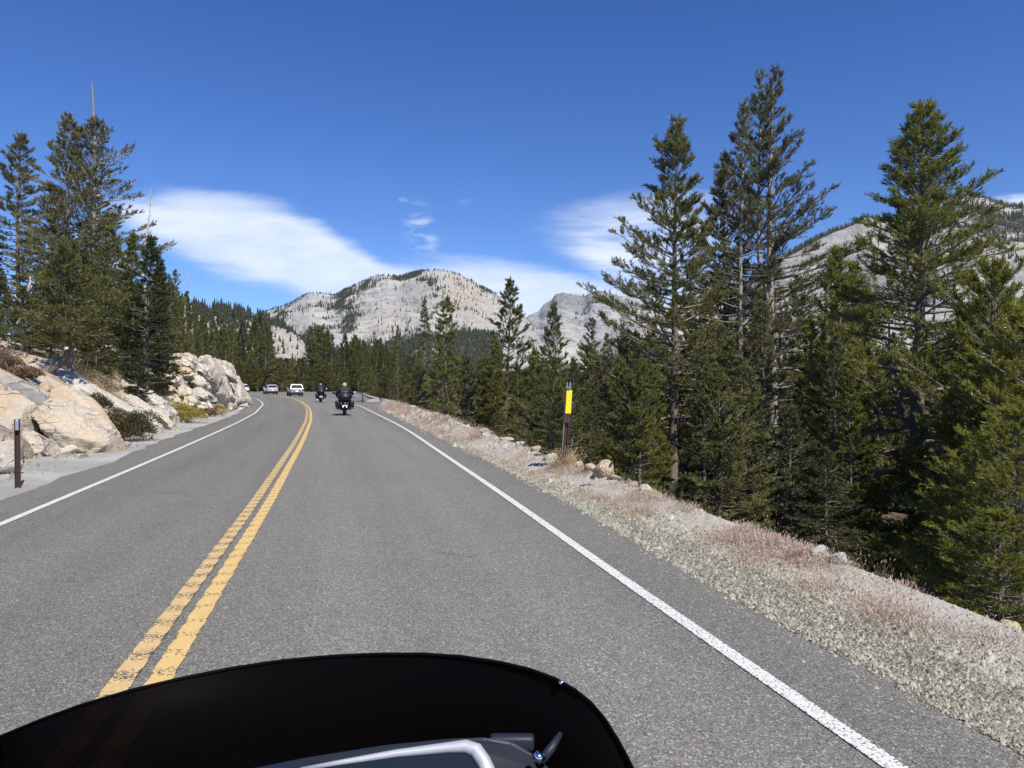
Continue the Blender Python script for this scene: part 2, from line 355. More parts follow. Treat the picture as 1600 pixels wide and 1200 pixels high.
def m_bark(name, a, b):
    m, t = mat(name); tc = t.node('ShaderNodeTexCoord').outputs['Object']
    mp = t.node('ShaderNodeMapping', {'Vector': tc, 'Scale': (1, 1, .25)}).outputs[0]
    n = t.noise(mp, 9, 6, .7); v = t.vor(mp, 14, 'Distance')
    c = t.mix(t.m('MULTIPLY', t.m('ADD', n, v), .7, clamp=True), a, b)
    finish(t, c, .92, t.m('ADD', n, v), .8, .03, spec=.15); return m

ASPH = m_asphalt()
YEL = m_paint('yellow_road_paint', (.55, .37, .13), (.68, .48, .20), .73, True); YELW = m_paint('worn_yellow_road_paint', (.52, .36, .15), (.62, .45, .22), .65, True)
WHT = m_paint('white_road_paint', (.58, .58, .55), (.68, .68, .64), .655, False)
GRAN = m_granite('granite', (.66, .575, .455), (.52, .465, .385), (.56, .38, .19), oc=.38)
GRANO = m_granite('ochre_granite', (.66, .585, .47), (.54, .48, .40), (.60, .42, .20), oc=1.0)
GRANP = m_granite('pale_granite', (.65, .60, .52), (.51, .475, .42), (.52, .37, .20), oc=.3)
GRANG = m_granite('grey_granite', (.34, .33, .32), (.25, .245, .24), (.3, .22, .14), oc=.2)
GND = m_ground()
NEED_A = m_leaf('pine_needles', (.090, .102, .030), (.240, .232, .078), .38)
NEED_G = m_leaf('grey_green_pine_needles', (.105, .108, .044), (.250, .236, .102), .36)
NEED_B = m_leaf('bright_pine_needles', (.100, .122, .022), (.270, .268, .056), .40)
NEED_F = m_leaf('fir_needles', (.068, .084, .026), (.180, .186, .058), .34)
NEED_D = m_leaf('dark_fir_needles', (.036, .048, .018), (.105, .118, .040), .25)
NEED_Y = m_leaf('yellow_green_pine_needles', (.12, .14, .022), (.32, .31, .055), .4)
FARN = m_leaf('far_tree_needles', (.017, .021, .012), (.042, .046, .026), .1)
BARK = m_bark('pine_bark', (.060, .048, .038), (.21, .175, .145))
BARKP = m_bark('pale_bark', (.13, .11, .095), (.34, .30, .26))
DEADW = m_bark('weathered_dead_wood', (.28, .25, .22), (.55, .52, .48))
LIMB = m_bark('limb_bark', (.09, .075, .06), (.28, .25, .21))
SHR = m_leaf('shrub_leaves', (.050, .052, .020), (.150, .115, .055), .15, (.26, .10, .05))
SHRB = m_leaf('brown_shrub_leaves', (.12, .075, .045), (.30, .20, .12), .15, (.30, .18, .10))
SHRY = m_leaf('yellow_shrub_leaves', (.14, .13, .03), (.42, .34, .06), .2)
GRASP = m_leaf('pink_buckwheat', (.36, .27, .21), (.60, .48, .38), .2, (.34, .15, .11))
GRAST = m_leaf('tan_dry_grass', (.34, .24, .12), (.60, .46, .26), .25)

# ------------------------------------------------------------------ road plan (distance -> lateral place)
def fn(pts):
    a = np.array(pts, float); return lambda y: np.interp(y, a[:, 0], a[:, 1])
YELL = [(-30, 5.9), (0, -1.12), (3.81, -1.96), (6.13, -2.5), (9.2, -3.2), (18.4, -5.42), (23, -6.56), (32, -8.85), (43.3, -11.95), (52.6, -14.65), (66.9, -19.2), (83.6, -25.1), (92, -28.6), (100, -32.2), (110, -37.6), (120, -44.6), (128, -53), (133, -63), (136, -80), (137, -110)]
WR = [(-30, 9.3), (0, 2.30), (3.37, 1.53), (5.66, .985), (10.08, 0), (18.4, -1.95), (24.2, -3.3), (29.2, -4.55), (54.1, -11.2), (66, -15.0), (75, -18.2), (84, -21.4), (92, -24.7), (100, -28.2), (112, -34), (123, -42), (132, -51.5), (137, -63), (139.5, -80), (140.5, -110)]
WL = [(-30, 2.9), (0, -3.82), (8.36, -5.82), (14.15, -7.22), (18.4, -8.27), (26.4, -10.3), (31.7, -11.7), (40.4, -14.1), (56.6, -19.15), (66.7, -22.7), (80, -27.8), (93, -33.7), (103, -39.5), (112, -46), (121, -56), (128, -70), (131, -84), (132.5, -110)]
yel = fn(YELL[:16]); wr = fn(WR[:16])
XL = fn([(-60, 7), (-20, .2), (0, -4.75), (5, -5.9), (10.17, -7.07), (10.9, -7.3), (12.8, -7.72), (15.1, -8.25), (20, -9.7), (26.7, -11.5), (34, -13.3), (42.8, -15.8), (51, -18.4), (65.7, -23.7), (80, -29.3), (92, -34.6), (103, -41), (112, -48), (121, -58), (128, -72), (135, -100), (150, -190), (170, -340), (400, -1100), (9000, -5000)])
XA = fn([(-60, 16.4), (-20, 7.75), (0, 3.05), (3.44, 2.24), (4.03, 2.1), (5.3, 1.78), (7.54, 1.31), (9.39, .95), (13.7, 0), (18.4, -1.09), (36.8, -5.3), (54, -9.5), (75, -13.6), (90, -17.6), (120, -24.4), (150, -33), (152, -60), (154, -120), (170, -330), (400, -1050), (9000, -4900)])
LB = fn([(-60, 4.5), (-20, -2.6), (0, -7.2), (5, -8.3), (10, -9.3), (13.9, -9.9), (17.9, -10.7), (19.4, -10.8), (22, -11.4), (27, -13.1), (33.5, -14.9), (37.5, -16.3), (51, -20.3), (61, -23.6), (80, -31.5), (92, -37.5), (108, -47), (120, -62), (135, -105), (150, -200), (170, -350), (400, -1150), (9000, -5100)])
RE = fn([(-60, 17.9), (-20, 8.8), (0, 4.0), (4.33, 3.01), (6.13, 2.66), (9.1, 1.98), (13.5, .75), (26.1, -2.2), (41, -5.75), (60, -10.2), (84.6, -16.6), (100, -20.2), (120, -23.6), (150, -32), (156, -60), (160, -120), (174, -320), (400, -1000), (9000, -4800)])
RZ = fn([(-60, .1), (0, .13), (9, .16), (14, .25), (26, .35), (90, .35), (150, .1), (200, 0)])
DM = fn([(-60, 1), (80, 1), (120, .75), (150, .45), (200, .4), (9000, .6)])
def gz(X, Y, detail=True):
    X = np.asarray(X, float); Y = np.asarray(Y, float)
    xl, xa, lb, re, rz = XL(Y), XA(Y), LB(Y), RE(Y), RZ(Y)
    z = np.zeros(np.broadcast(X, Y).shape)-.03
    # right: gravel bank up to a low crest, then a steep drop into the trees
    g = np.clip((X-xa)/np.maximum(re-xa, .1), 0, 1); z = np.where(X > xa, -.03+ (rz+.03)*g**1.2, z)
    d = X-re; drop = (3.9*(1-np.exp(-np.maximum(d, 0)/5.0))+np.minimum(.06*np.maximum(d, 0), 9))*DM(Y)
    bank = rz-drop
    if detail: bank = bank+fbm(X*.25, Y*.25, 0, 3, 4)*.5*sm(d, .5, 6)+fbm(X*1.5, Y*1.5, 0, 5, 3)*.07*sm(d, -.2, 1)
    z = np.where(d > 0, bank, z)
    e = xl-X; z = np.where(e > 0, -.03+.02*np.minimum(e, 2), z)
    d = lb-X; k = sm(Y, 2, 14)*.55+.45
    hill = (2.75*(1-np.exp(-np.maximum(d, 0)/2.7))+.085*np.minimum(np.maximum(d, 0), 260))*k
    far = 1-sm(Y, 118, 150); hill = hill*(.25+.75*far)
    if detail:
        P = np.stack([np.broadcast_to(X, z.shape).ravel(), np.broadcast_to(Y, z.shape).ravel(), np.zeros(z.size)], 1)
        # sheets of granite that step down away from each other
        S = P.copy(); S[:, 1] = P[:, 1]+.25*P[:, 0]+.5*fbm(P[:, 0]*.4, P[:, 1]*.4, 0, 8, 3); S[:, 0] *= .35
        v, b = cellv(S, (.55, .62, 1), 21); v = v.reshape(z.shape); b = b.reshape(z.shape)
        hill = hill+(v-.5)*.55*sm(d, .2, 2.5)*(1-sm(Y, 70, 110))-.22*(1-sm(b, 0, .13))*sm(d, .3, 1.5)*(1-sm(Y, 60, 80))+fbm(X*.18, Y*.18, 0, 13, 4)*.8*sm(d, 2, 12)+fbm(X*.9, Y*.9, 0, 15, 3)*.10*sm(d, 0, 2)
    z = np.where(d > 0, -.03+np.minimum(.04, .04)+hill, z)
    return z
def gz1(x, y): return float(gz(np.array([x]), np.array([y]))[0])

def build_ground():
    Ys = np.concatenate([np.arange(-60, 0, 2.5), np.arange(0, 12, .45), np.arange(12, 66, .38), np.arange(66, 160, 1.6), np.array([162, 166, 172, 180, 190, 205, 225, 250, 290, 340, 400, 500, 650, 850, 1200, 1700, 2500, 4000, 6000, 9000])])
    L = np.array([4500, 2500, 1400, 800, 450, 300, 220, 160, 120, 90, 70, 56, 46, 38, 32, 28, 25, 22.5, 20.5, 19, 17.5, 16.3, 15.2]); L = np.concatenate([L, np.arange(14.4, 0, -.3)])
    R = np.concatenate([np.arange(.12, 1.5, .2), np.arange(1.6, 14, .6), [15, 17, 19, 22, 26, 31, 37, 45, 55, 70, 90, 120, 170, 250, 400, 700, 1200, 2200, 4000, 8000]])
    rows = []; U = []
    for y in Ys:
        lb, xl, xa, re = LB(y), XL(y), XA(y), RE(y)
        x = np.concatenate([lb-L, np.linspace(lb, xl, 9)[:-1], np.linspace(xl, xa, 6)[:-1], np.linspace(xa, re, 12), re+R]); rows.append(x)
    X = np.array(rows); Y = np.repeat(Ys[:, None], X.shape[1], 1); Z = gz(X, Y)
    xl, xa, lb, re = XL(Y), XA(Y), LB(Y), RE(Y)
    crest = re-np.interp(Y, [0, 10, 20, 40], [.4, .62, .9, 1.1])
    grav = (X > xa-.3)*(1-sm(X, crest-.25, crest+.15))
    soil = sm(X, crest-.2, crest)*(1-sm(X, re+.25, re+.9))+.9*((X < xl) & (X > lb-1.0))
    dust = ((X < xl+.3) & (X > lb-.2)).astype(float)
    near = (1-sm(Y, 60, 110)); soil = soil*np.where(X > xa, 1-sm(Y, 82, 96), 1); soil = soil*np.where(X > xa, 1-.3*sm(Y, 140, 160), 1)
    C = np.stack([grav, soil, dust*near], -1).reshape(-1, 3)
    V = np.stack([X, Y, Z], -1).reshape(-1, 3); nc = X.shape[1]
    nl = len(L)
    # left hillside is its own sheet, sharing the edge column
    iC = np.arange(nc); fc = grid_faces(len(Ys), nc); col = (fc[:, 0] % nc); row = fc[:, 0]//nc
    left = (col < nl-0) & (Ys[row] < 135)
    o = npmesh('ground', V, fc[~left], GND, smooth=True, cols=C); tag(o, 'pale roadside soil and dark forest floor', kind='structure')
    used = np.unique(fc[left]); rm = np.full(len(V), -1); rm[used] = np.arange(len(used))
    Vh = V[used]; d = (LB(Vh[:, 1])-Vh[:, 0]); zz = fbm(Vh[:, 0]*.35, Vh[:, 1]*.35, 0, 33, 4)
    soilh = np.clip(.25+.9*zz+.03*(d-5), 0, 1)*sm(d, .3, 2)*.9+sm(d, 10, 16)*.6+.9*(1-sm(d, .05, .6)); 
    b = .5*sm(Vh[:, 1], 30, 44)
    ch = np.stack([np.clip(.25+.5*fbm(Vh[:, 0]*.3, Vh[:, 1]*.5, 0, 44, 3)+b, 0, 1), np.clip(.2+.6*fbm(Vh[:, 0]*.5, Vh[:, 1]*.5, 0, 51, 3), 0, 1), np.clip(soilh, 0, 1)], 1)
    o = npmesh('hillside', Vh, rm[fc[left]], GRAN, smooth=False, cols=ch); tag(o, 'stepped pale granite hillside left of the road', kind='structure')
build_ground()

def resample(pts, step0=.35):
    a = np.array(pts, float); P = a[:, ::-1].copy()          # x, y
    s = np.concatenate([[0], np.cumsum(np.hypot(*np.diff(P, axis=0).T))])
    ss = np.arange(0, s[-1], step0); Q = np.stack([np.interp(ss, s, P[:, 0]), np.interp(ss, s, P[:, 1])], 1)
    k = int(3.0/step0)*2+1; w = np.hanning(k+2)[1:-1]; w /= w.sum(); pad = k//2
    Qp = np.concatenate([np.repeat(Q[:1], pad, 0)+(np.arange(-pad, 0)[:, None])*(Q[1]-Q[0]), Q, np.repeat(Q[-1:], pad, 0)+(np.arange(1, pad+1)[:, None])*(Q[-1]-Q[-2])])
    Q = np.stack([np.convolve(Qp[:, i], w, 'valid') for i in (0, 1)], 1)
    return Q, ss
def ribbon(name, pts, off, width, z, m, label, step=.35, wave=0.0, lump=0.0, cat=None, seed=1):
    Q, s = resample(pts, step); T = np.gradient(Q, axis=0); T /= np.linalg.norm(T, axis=1)[:, None]; N = np.stack([T[:, 1], -T[:, 0]], 1)
    cols_ = 4; V = []; UV = []
    for j in range(cols_):
        f = j/(cols_-1); w = (f-.5)*width
        e = 0.0
        if j in (0, cols_-1) and lump: e = lump*(np.sin(s*2*PI/.31+seed)*.6+vn(s*4, seed+j, 0)*.7)
        P = Q+N*(off+w+e)[:, None] if not np.isscalar(e) else Q+N*(off+w)
        zz = z+(wave*(np.cos(s*2*PI/.31)) if wave else 0*s)
        V.append(np.concatenate([P, zz[:, None]], 1)); UV.append(np.stack([np.full(len(s), f), s], 1))
    V = np.stack(V, 1).reshape(-1, 3); UV = np.stack(UV, 1).reshape(-1, 2)
    o = npmesh(name, V, grid_faces(len(s), cols_), m, smooth=True, uvs=UV); return tag(o, label, kind='structure')
def build_road():
    Ys = np.concatenate([np.arange(-60, 60, .8), np.arange(60, 151.5, 1.5)]); V = []; UV = []; n = 40
    for y in Ys:
        xl, xa = XL(y), XA(y); jl = .10*vn(y*1.3, 0, 0, 5)+.05*vn(y*5, 0, 0, 6); jr = .05*vn(y*1.7, 3, 0, 7)+.035*vn(y*7, 3, 0, 9)
        xs = np.linspace(xl+jl, xa+jr, n); xs = np.maximum(xs, xs)
        V.append(np.stack([xs, np.full(n, y), np.full(n, 0.)-(.012*((xs <= xs[0]+1e-6) | (xs >= xs[-1]-1e-6)))], 1)); UV.append(np.stack([xs-yel(y), np.full(n, y)], 1))
    V = np.concatenate(V); UV = np.concatenate(UV)
    tag(npmesh('road', V, grid_faces(len(Ys), n), ASPH, uvs=UV, smooth=True), 'grey two-lane asphalt road curving left', kind='structure')
    ribbon('centre_line', YELL, -.098, .13, .008, YELW, 'left stripe of the double yellow centre line, worn, with groove shadows coloured in', .062, .003, .005)
    ribbon('centre_line', YELL, .098, .13, .008, YEL, 'right stripe of the double yellow centre line, brighter and fuller', .062, .003, .005, seed=4)
    ribbon('edge_line', WR, 0, .105, .006, WHT, 'white line along the right edge of the road', .3)
    ribbon('edge_line', WL, 0, .105, .006, WHT, 'white line along the left edge of the road', .3)
build_road()
#PART2
# ------------------------------------------------------------------ mountains
FT_V, FT_F = None, None
def cone_trees(name, P, H, mat_, label, seed=0, wide=.17):
    """far trees as small ragged spires, one stuff mesh"""
    rng = np.random.RandomState(seed); n = len(P); 
    k = 4; V = []; Fc = []
    ang = rng.rand(n)*6.28
    tiers = [(0.10, .95, .62), (.38, .72, 1.03)] if n > 3000 and name != 'valley_forest' else [(0.10, .95, .55), (.38, .72, .80), (.62, .42, 1.03)]
    off = 0; vv = np.zeros((n, len(tiers)*(k+1), 3)); ff = []
    for ti, (b, r, tp) in enumerate(tiers):
        for j in range(k):
            a = ang+2*PI*j/k+ti*.6; rr = H*wide*r*(.7+.6*rng.rand(n))
            vv[:, ti*(k+1)+j, 0] = P[:, 0]+np.cos(a)*rr; vv[:, ti*(k+1)+j, 1] = P[:, 1]+np.sin(a)*rr
            vv[:, ti*(k+1)+j, 2] = P[:, 2]+H*(b-.06*rng.rand(n))
            ff.append((ti*(k+1)+j, ti*(k+1)+(j+1) % k, ti*(k+1)+k))
        vv[:, ti*(k+1)+k, 0] = P[:, 0]+H*.02*rng.randn(n); vv[:, ti*(k+1)+k, 1] = P[:, 1]; vv[:, ti*(k+1)+k, 2] = P[:, 2]+H*tp
    ff = np.array(ff); Fc = (ff[None]+(np.arange(n)*len(tiers)*(k+1))[:, None, None]).reshape(-1, 3)
    o = npmesh(name, vv.reshape(-1, 3), Fc, mat_); return tag(o, label, kind='stuff')
def mountain(name, outline, Dr, Df, zf, shape, rel, seed, m, label, veg, nx=260, ny=110, warm=None, stain=None, back=1.35):
    """ridge standing at distance Dr with the traced skyline, falling to its foot at Df; back side built too.
       rel = relief amplitude (m). returns sampler data for trees"""
    a = np.array(outline, float); px = np.linspace(a[0, 0], a[-1, 0], nx)
    u = (px-800)/F; py = np.interp(px, a[:, 0], a[:, 1]); 
    fnD = Dr(px) if callable(Dr) else np.full(nx, float(Dr)); zr = CH+(600-py)/F*fnD
    t_ = np.concatenate([np.linspace(0, 1, ny), 1+np.linspace(0, 1, 25)[1:]*(back-1)])
    T, Uu = np.meshgrid(t_, u, indexing='ij'); ZR = np.repeat(zr[None], len(t_), 0); FD = np.repeat(fnD[None], len(t_), 0)
    D = Df+(FD-Df)*T
    Z = np.where(T <= 1, zf+(ZR-zf)*shape(np.clip(T, 0, 1)), ZR-(ZR-zf)*((np.maximum(T, 1)-1)/(back-1))**1.5)
    X = Uu*D; s = 1/rel/5.5
    n = fbm(X*s, D*s, Z*s, seed, 6, .55); rdg = 1-2*np.abs(fbm(X*s*1.4+3, D*s*1.4, Z*s*.6, seed+5, 5, .5))
    amp = rel*(1-.96*sm(T, .40, .92)+.0)*sm(T, 0, .08)*np.where(T > 1, .3, 1)
    Z2 = Z+amp*(n*1.0+.5*rdg-.3)
    # terraces: broken ledges
    led = np.sin((Z2+.35*X)*2*PI/(rel*.9)+4*fbm(X*s*2, D*s*2, 0, seed+9, 3)); Z2 = Z2+amp*.10*led
    Z2 = Z2+np.where(T <= 1.02, 1, 0)*.075*rel*fbm(X*s*9, D*s*9, 0, seed+21, 4)
    C = np.stack([veg(px[None]+0*T, T, X, D, Z2), (stain(px[None]+0*T, T) if stain else 0*T), (warm(px[None]+0*T, T) if warm else 0*T)], -1)
    V = np.stack([X, D, Z2], -1)
    o = npmesh(name, V.reshape(-1, 3), grid_faces(len(t_), nx)[:, ::-1], m, smooth=True, cols=C.reshape(-1, 3)); tag(o, label, kind='structure')
    return V, C, T, px
def scatter_on(V, W_, n, rng):
    """n places on a grid surface with weights W_ (cells)"""
    w = W_[:-1, :-1].copy(); w[w < 0] = 0; w = w.ravel()/w.sum(); idx = rng.choice(len(w), n, p=w); nc = V.shape[1]-1
    r, c = idx//nc, idx % nc; a, b = rng.rand(n)[:, None], rng.rand(n)[:, None]
    P = V[r, c]*(1-a)*(1-b)+V[r+1, c]*a*(1-b)+V[r, c+1]*(1-a)*b+V[r+1, c+1]*a*b
    return P
MM1 = m_mount('dome_granite', (.68, .65, .59), (.47, .46, .44), (.075, .085, .06), .5)
MM2 = m_mount('far_granite', (.58, .57, .55), (.36, .37, .375), (.06, .075, .06), .4, .7)
MM3 = m_mount('cliff_granite', (.68, .65, .59), (.44, .44, .43), (.05, .06, .042), .35, 1.3)
MM4 = m_mount('near_dome_granite', (.70, .65, .56), (.54, .50, .44), (.05, .06, .035), .3, 4)
def box_mask(px, T, x0, x1, t0, t1, sx=15, st=.08): return sm(px, x0-sx, x0+sx)*(1-sm(px, x1-sx, x1+sx))*sm(T, t0-st, t0+st)*(1-sm(T, t1-st, t1+st))
def build_mountains():
    rng = np.random.RandomState(5)
    # central dome
    ol = [(250, 640), (330, 560), (380, 515), (400, 498), (415, 488), (430, 482), (455, 475), (470, 464), (482, 459), (500, 459), (522, 461), (545, 451), (570, 439), (590, 432), (605, 430), (625, 433), (640, 429), (655, 425), (672, 422), (690, 422), (705, 425), (722, 431), (740, 440), (752, 449), (766, 456), (780, 463), (790, 470), (805, 480), (820, 494), (834, 512), (846, 532), (860, 556), (885, 600), (930, 660)]
    def veg(px, T, X, D, Z):
        f = fbm(X*.012, D*.004, Z*.012, 71, 5, .6)
        v = .26+1.2*f+.25*fbm(X*.05, D*.02, Z*.05, 72, 4)
        v += .75*(1-sm(T, .22, .33))*(1-sm(px, 775, 800)*sm(T, .06, .12))                                     # wooded foot
        v += .15*box_mask(px, T, 400, 600, .55, .95)*sm(f, -.3, .2)
        band = np.exp(-((T-(.72+(px-520)/600.))/.05)**2)*sm(px, 500, 540)*(1-sm(px, 640, 690)); v += .35*band
        v -= .1*box_mask(px, T, 650, 800, .75, 1.1)
        v -= .6*box_mask(px, T, 560, 670, .40, .72)                      # the big bare slab
        v -= .8*sm(px, 775, 800)*sm(T, .08, .14)
        return np.clip(v, 0, 1)
    wm = lambda px, T: .6*box_mask(px, T, 690, 770, .45, .95, 25, .1)+.35*box_mask(px, T, 560, 680, .35, .5, 20, .1)
    stn = lambda px, T: .45*box_mask(px, T, 600, 690, .45, .85, 20, .1)+.25*box_mask(px, T, 765, 800, .45, .7)
    V, C, T, px = mountain('granite_dome_mountain', ol, 2600, 1350, -20, lambda t: .25*t+.75*(1-(1-t)**1.7)*t**.35, 70, 11, MM1, 'broad pale granite dome mountain at the end of the road', veg, 420, 150, wm, stn)
    Wt = (C[..., 0]**2.6)*(T < 1.0)*(T > .02)*(np.broadcast_to(px[None], T.shape) > 380)
    P = scatter_on(V, Wt+.010*(T < 1)*(T > .1)*(np.broadcast_to(px[None], T.shape) > 380), 17000, rng); cone_trees('mountain_forest', P, rng.uniform(5.5, 13, len(P)), FARN, 'tiny dark conifers scattered over the granite dome', 1)
    Wr = ((T > .975) & (T < 1.01)).astype(float)*(np.broadcast_to(px[None], T.shape) > 395)*(np.broadcast_to(px[None], T.shape) < 770)*sm(fbm(V[..., 0]*.01, 0, 0, 4, 3), -.25, .1)
    P = scatter_on(V, Wr, 420, rng); cone_trees('skyline_trees', P, rng.uniform(5, 11, len(P)), FARN, 'line of tiny trees along the top of the granite dome', 2)
    # dark wooded slope in front of its foot
    X = rng.uniform(-520, 950, 12500); D = rng.uniform(520, 1400, 12500); k = (X/D > -.40)
    X, D = X[k], D[k]; z = -12+22*sm(D, 900, 1400)+3*vn(X*.01, D*.01, 0, 3)
    base = npmesh('valley_floor', np.array([[-1500, 430, -14], [3000, 430, -14], [3000, 900, -13], [-1500, 900, -13], [-1500, 1420, 12], [3000, 1420, 12]], float)+[0, 0, .5], np.array([[0, 1, 2, 3], [3, 2, 5, 4]]), GND, cols=np.zeros((6, 3))); tag(base, 'wooded valley floor below the granite dome', kind='structure')
    cone_trees('valley_forest', np.stack([X, D, z], 1), rng.uniform(13, 24, len(X)), FARN, 'dark mass of forest on the valley floor before the dome', 3, .15)
    # far right group of bare domes
    ol = [(780, 560), (812, 512), (826, 494), (842, 489), (850, 478), (862, 472), (868, 463), (880, 461), (895, 464), (912, 467), (922, 461), (938, 458), (952, 461), (968, 466), (985, 466), (1000, 474), (1030, 486), (1080, 488), (1140, 480), (1250, 470), (1400, 470)]
    vg2 = lambda px, T, X, D, Z: np.clip(.06+.4*fbm(X*.005, D*.003, Z*.008, 91, 5, .6)+.75*(1-sm(T, .12, .25))+.5*np.exp(-((T-.45-(px-900)/900)/.05)**2)*sm(px, 880, 930), 0, 1)
    st2 = lambda px, T: .55*box_mask(px, T, 850, 975, .45, .9, 12, .1)
    V, C, T, px = mountain('far_domes', ol, 4200, 2700, -20, lambda t: 1-(1-t)**1.8, 90, 31, MM2, 'far grey granite domes right of the central mountain', vg2, 260, 100, None, st2)
    P = scatter_on(V, C[..., 0]**2*(T < 1), 5000, rng); cone_trees('far_forest', P, rng.uniform(10, 20, len(P)), FARN, 'specks of far forest between the grey domes', 4)
    ol = [(835, 580), (852, 545), (862, 520), (872, 506), (884, 503), (893, 508), (905, 522), (918, 540), (935, 575)]
    vg5 = lambda px, T, X, D, Z: np.clip(.1+.3*fbm(X*.01, D*.01, Z*.01, 92, 4)+.8*(1-sm(T, .2, .3)), 0, 1)
    mountain('pale_slab_hill', ol, 2500, 2150, -15, lambda t: 1-(1-t)**1.6, 25, 35, MM1, 'small pale slab hill just right of the central dome', vg5, 80, 50)
    ol = [(880, 600), (930, 545), (960, 515), (985, 496), (1010, 488), (1040, 480), (1090, 470), (1150, 462), (1200, 470), (1290, 490), (1400, 520)]
    V, C, T, px = mountain('bright_slab_ridge', ol, 3000, 2300, -18, lambda t: 1-(1-t)**1.6, 40, 37, MM1, 'bright sloping slab ridge behind the tall pines', lambda px, T, X, D, Z: np.clip(.05+.3*fbm(X*.01, D*.01, Z*.01, 93, 4)+.8*(1-sm(T, .3, .42)), 0, 1), 160, 60)
    P = scatter_on(V, C[..., 0]**2*(T < 1), 3500, rng); cone_trees('slope_forest', P, rng.uniform(9, 17, len(P)), FARN, 'dark forest at the foot of the bright slab ridge', 6)
    # big mountain on the right
    ol = [(1080, 600), (1140, 480), (1190, 425), (1225, 402), (1250, 388), (1268, 377), (1285, 369), (1300, 362), (1320, 356), (1335, 350), (1348, 340), (1358, 338), (1375, 345), (1400, 345), (1440, 330), (1470, 315), (1495, 305), (1510, 303), (1525, 307), (1545, 312), (1560, 318), (1580, 322), (1600, 322), (1650, 318), (1720, 300), (1800, 290), (1950, 300), (2200, 400)]
    def veg3(px, T, X, D, Z):
        f = fbm(X*.012, D*.006, Z*.02, 61, 5, .6); v = .18+.6*f
        v += .55*sm(T, .86, .95)*(1-.9*box_mask(px, T, 1530, 1640, .93, .97, 8, .01)); v += .7*(1-sm(T, .12, .22))
        v -= .6*box_mask(px, T, 1270, 1400, .2, .82, 20, .1); v += .35*sm(px, 1380, 1480)*box_mask(px, T, 1300, 1700, .55, .8)
        return np.clip(v, 0, 1)
    st3 = lambda px, T: .6*box_mask(px, T, 1440, 1560, .62, .84, 15, .05)+.55*box_mask(px, T, 1330, 1440, .25, .55, 25, .1)
    wm3 = lambda px, T: .9*box_mask(px, T, 1540, 1640, .93, .97, 8, .015)+.35*box_mask(px, T, 1480, 1700, .35, .6)
    V, C, T, px = mountain('right_mountain', ol, 1500, 760, -22, lambda t: .45*t+.55*(1-(1-t)**1.6), 42, 51, MM3, 'big pale granite mountain with wooded crest on the right', veg3, 330, 120, wm3, st3)
    Wt = (C[..., 0]**2.4)*(T < 1.0)*(T > .02)
    P = scatter_on(V, Wt, 9000, rng); cone_trees('right_mountain_forest', P, rng.uniform(5, 12, len(P)), FARN, 'small conifers over the granite mountain on the right', 7)
    Wr = ((T > .98) & (T < 1.005)).astype(float)*(np.broadcast_to(px[None], T.shape) > 1180); P = scatter_on(V, Wr, 420, rng); cone_trees('crest_trees', P, rng.uniform(4, 9, len(P)), FARN, 'tiny trees along the crest of the right mountain', 8)
    # wooded hill at left behind the bend and its bare slab
    ol = [(60, 500), (200, 452), (250, 452), (300, 478), (330, 482), (360, 486), (390, 493), (415, 499), (435, 507), (455, 520), (475, 545), (495, 590), (520, 640)]
    vg4 = lambda px, T, X, D, Z: np.clip(.42+.9*fbm(X*.02, D*.01, Z*.03, 41, 5, .6)-.35*box_mask(px, T, 380, 460, .4, .95), 0, 1)
    V, C, T, px = mountain('wooded_hill', ol, 620, 300, -8, lambda t: t**.8, 14, 41, m_mount('hill_granite', (.60, .55, .47), (.42, .39, .35), (.05, .055, .03), .3, 3), 'rocky wooded hill left of the bend', vg4, 200, 90, lambda px, T: .3+0*T)
    P = scatter_on(V, (.25+C[..., 0]**2)*(T < 1.005), 1700, rng); cone_trees('hill_forest', P, rng.uniform(5, 11, len(P)), FARN, 'many small conifers over the rocky hill at left', 9, .2)
    ol = [(385, 600), (400, 545), (415, 515), (427, 508), (440, 511), (455, 519), (468, 527), (478, 540), (486, 560), (500, 610)]
    V, C, T, px = mountain('bare_dome', ol, 430, 340, -8, lambda t: 1-(1-t)**1.7, 8, 47, MM4, 'small bare sunlit dome between hill and forest', lambda px, T, X, D, Z: np.clip(.05+.3*fbm(X*.05, D*.03, Z*.05, 48, 4), 0, 1), 140, 80)
    P = scatter_on(V, (T < 1.0)*(T > .3)*(.1+np.clip(fbm(V[..., 0]*.04, V[..., 1]*.04, V[..., 2]*.1, 49, 3), 0, 1)), 110, rng); cone_trees('dome_trees', P, rng.uniform(2, 5, len(P)), FARN, 'few small trees on the small bare dome', 12, .2)
build_mountains()

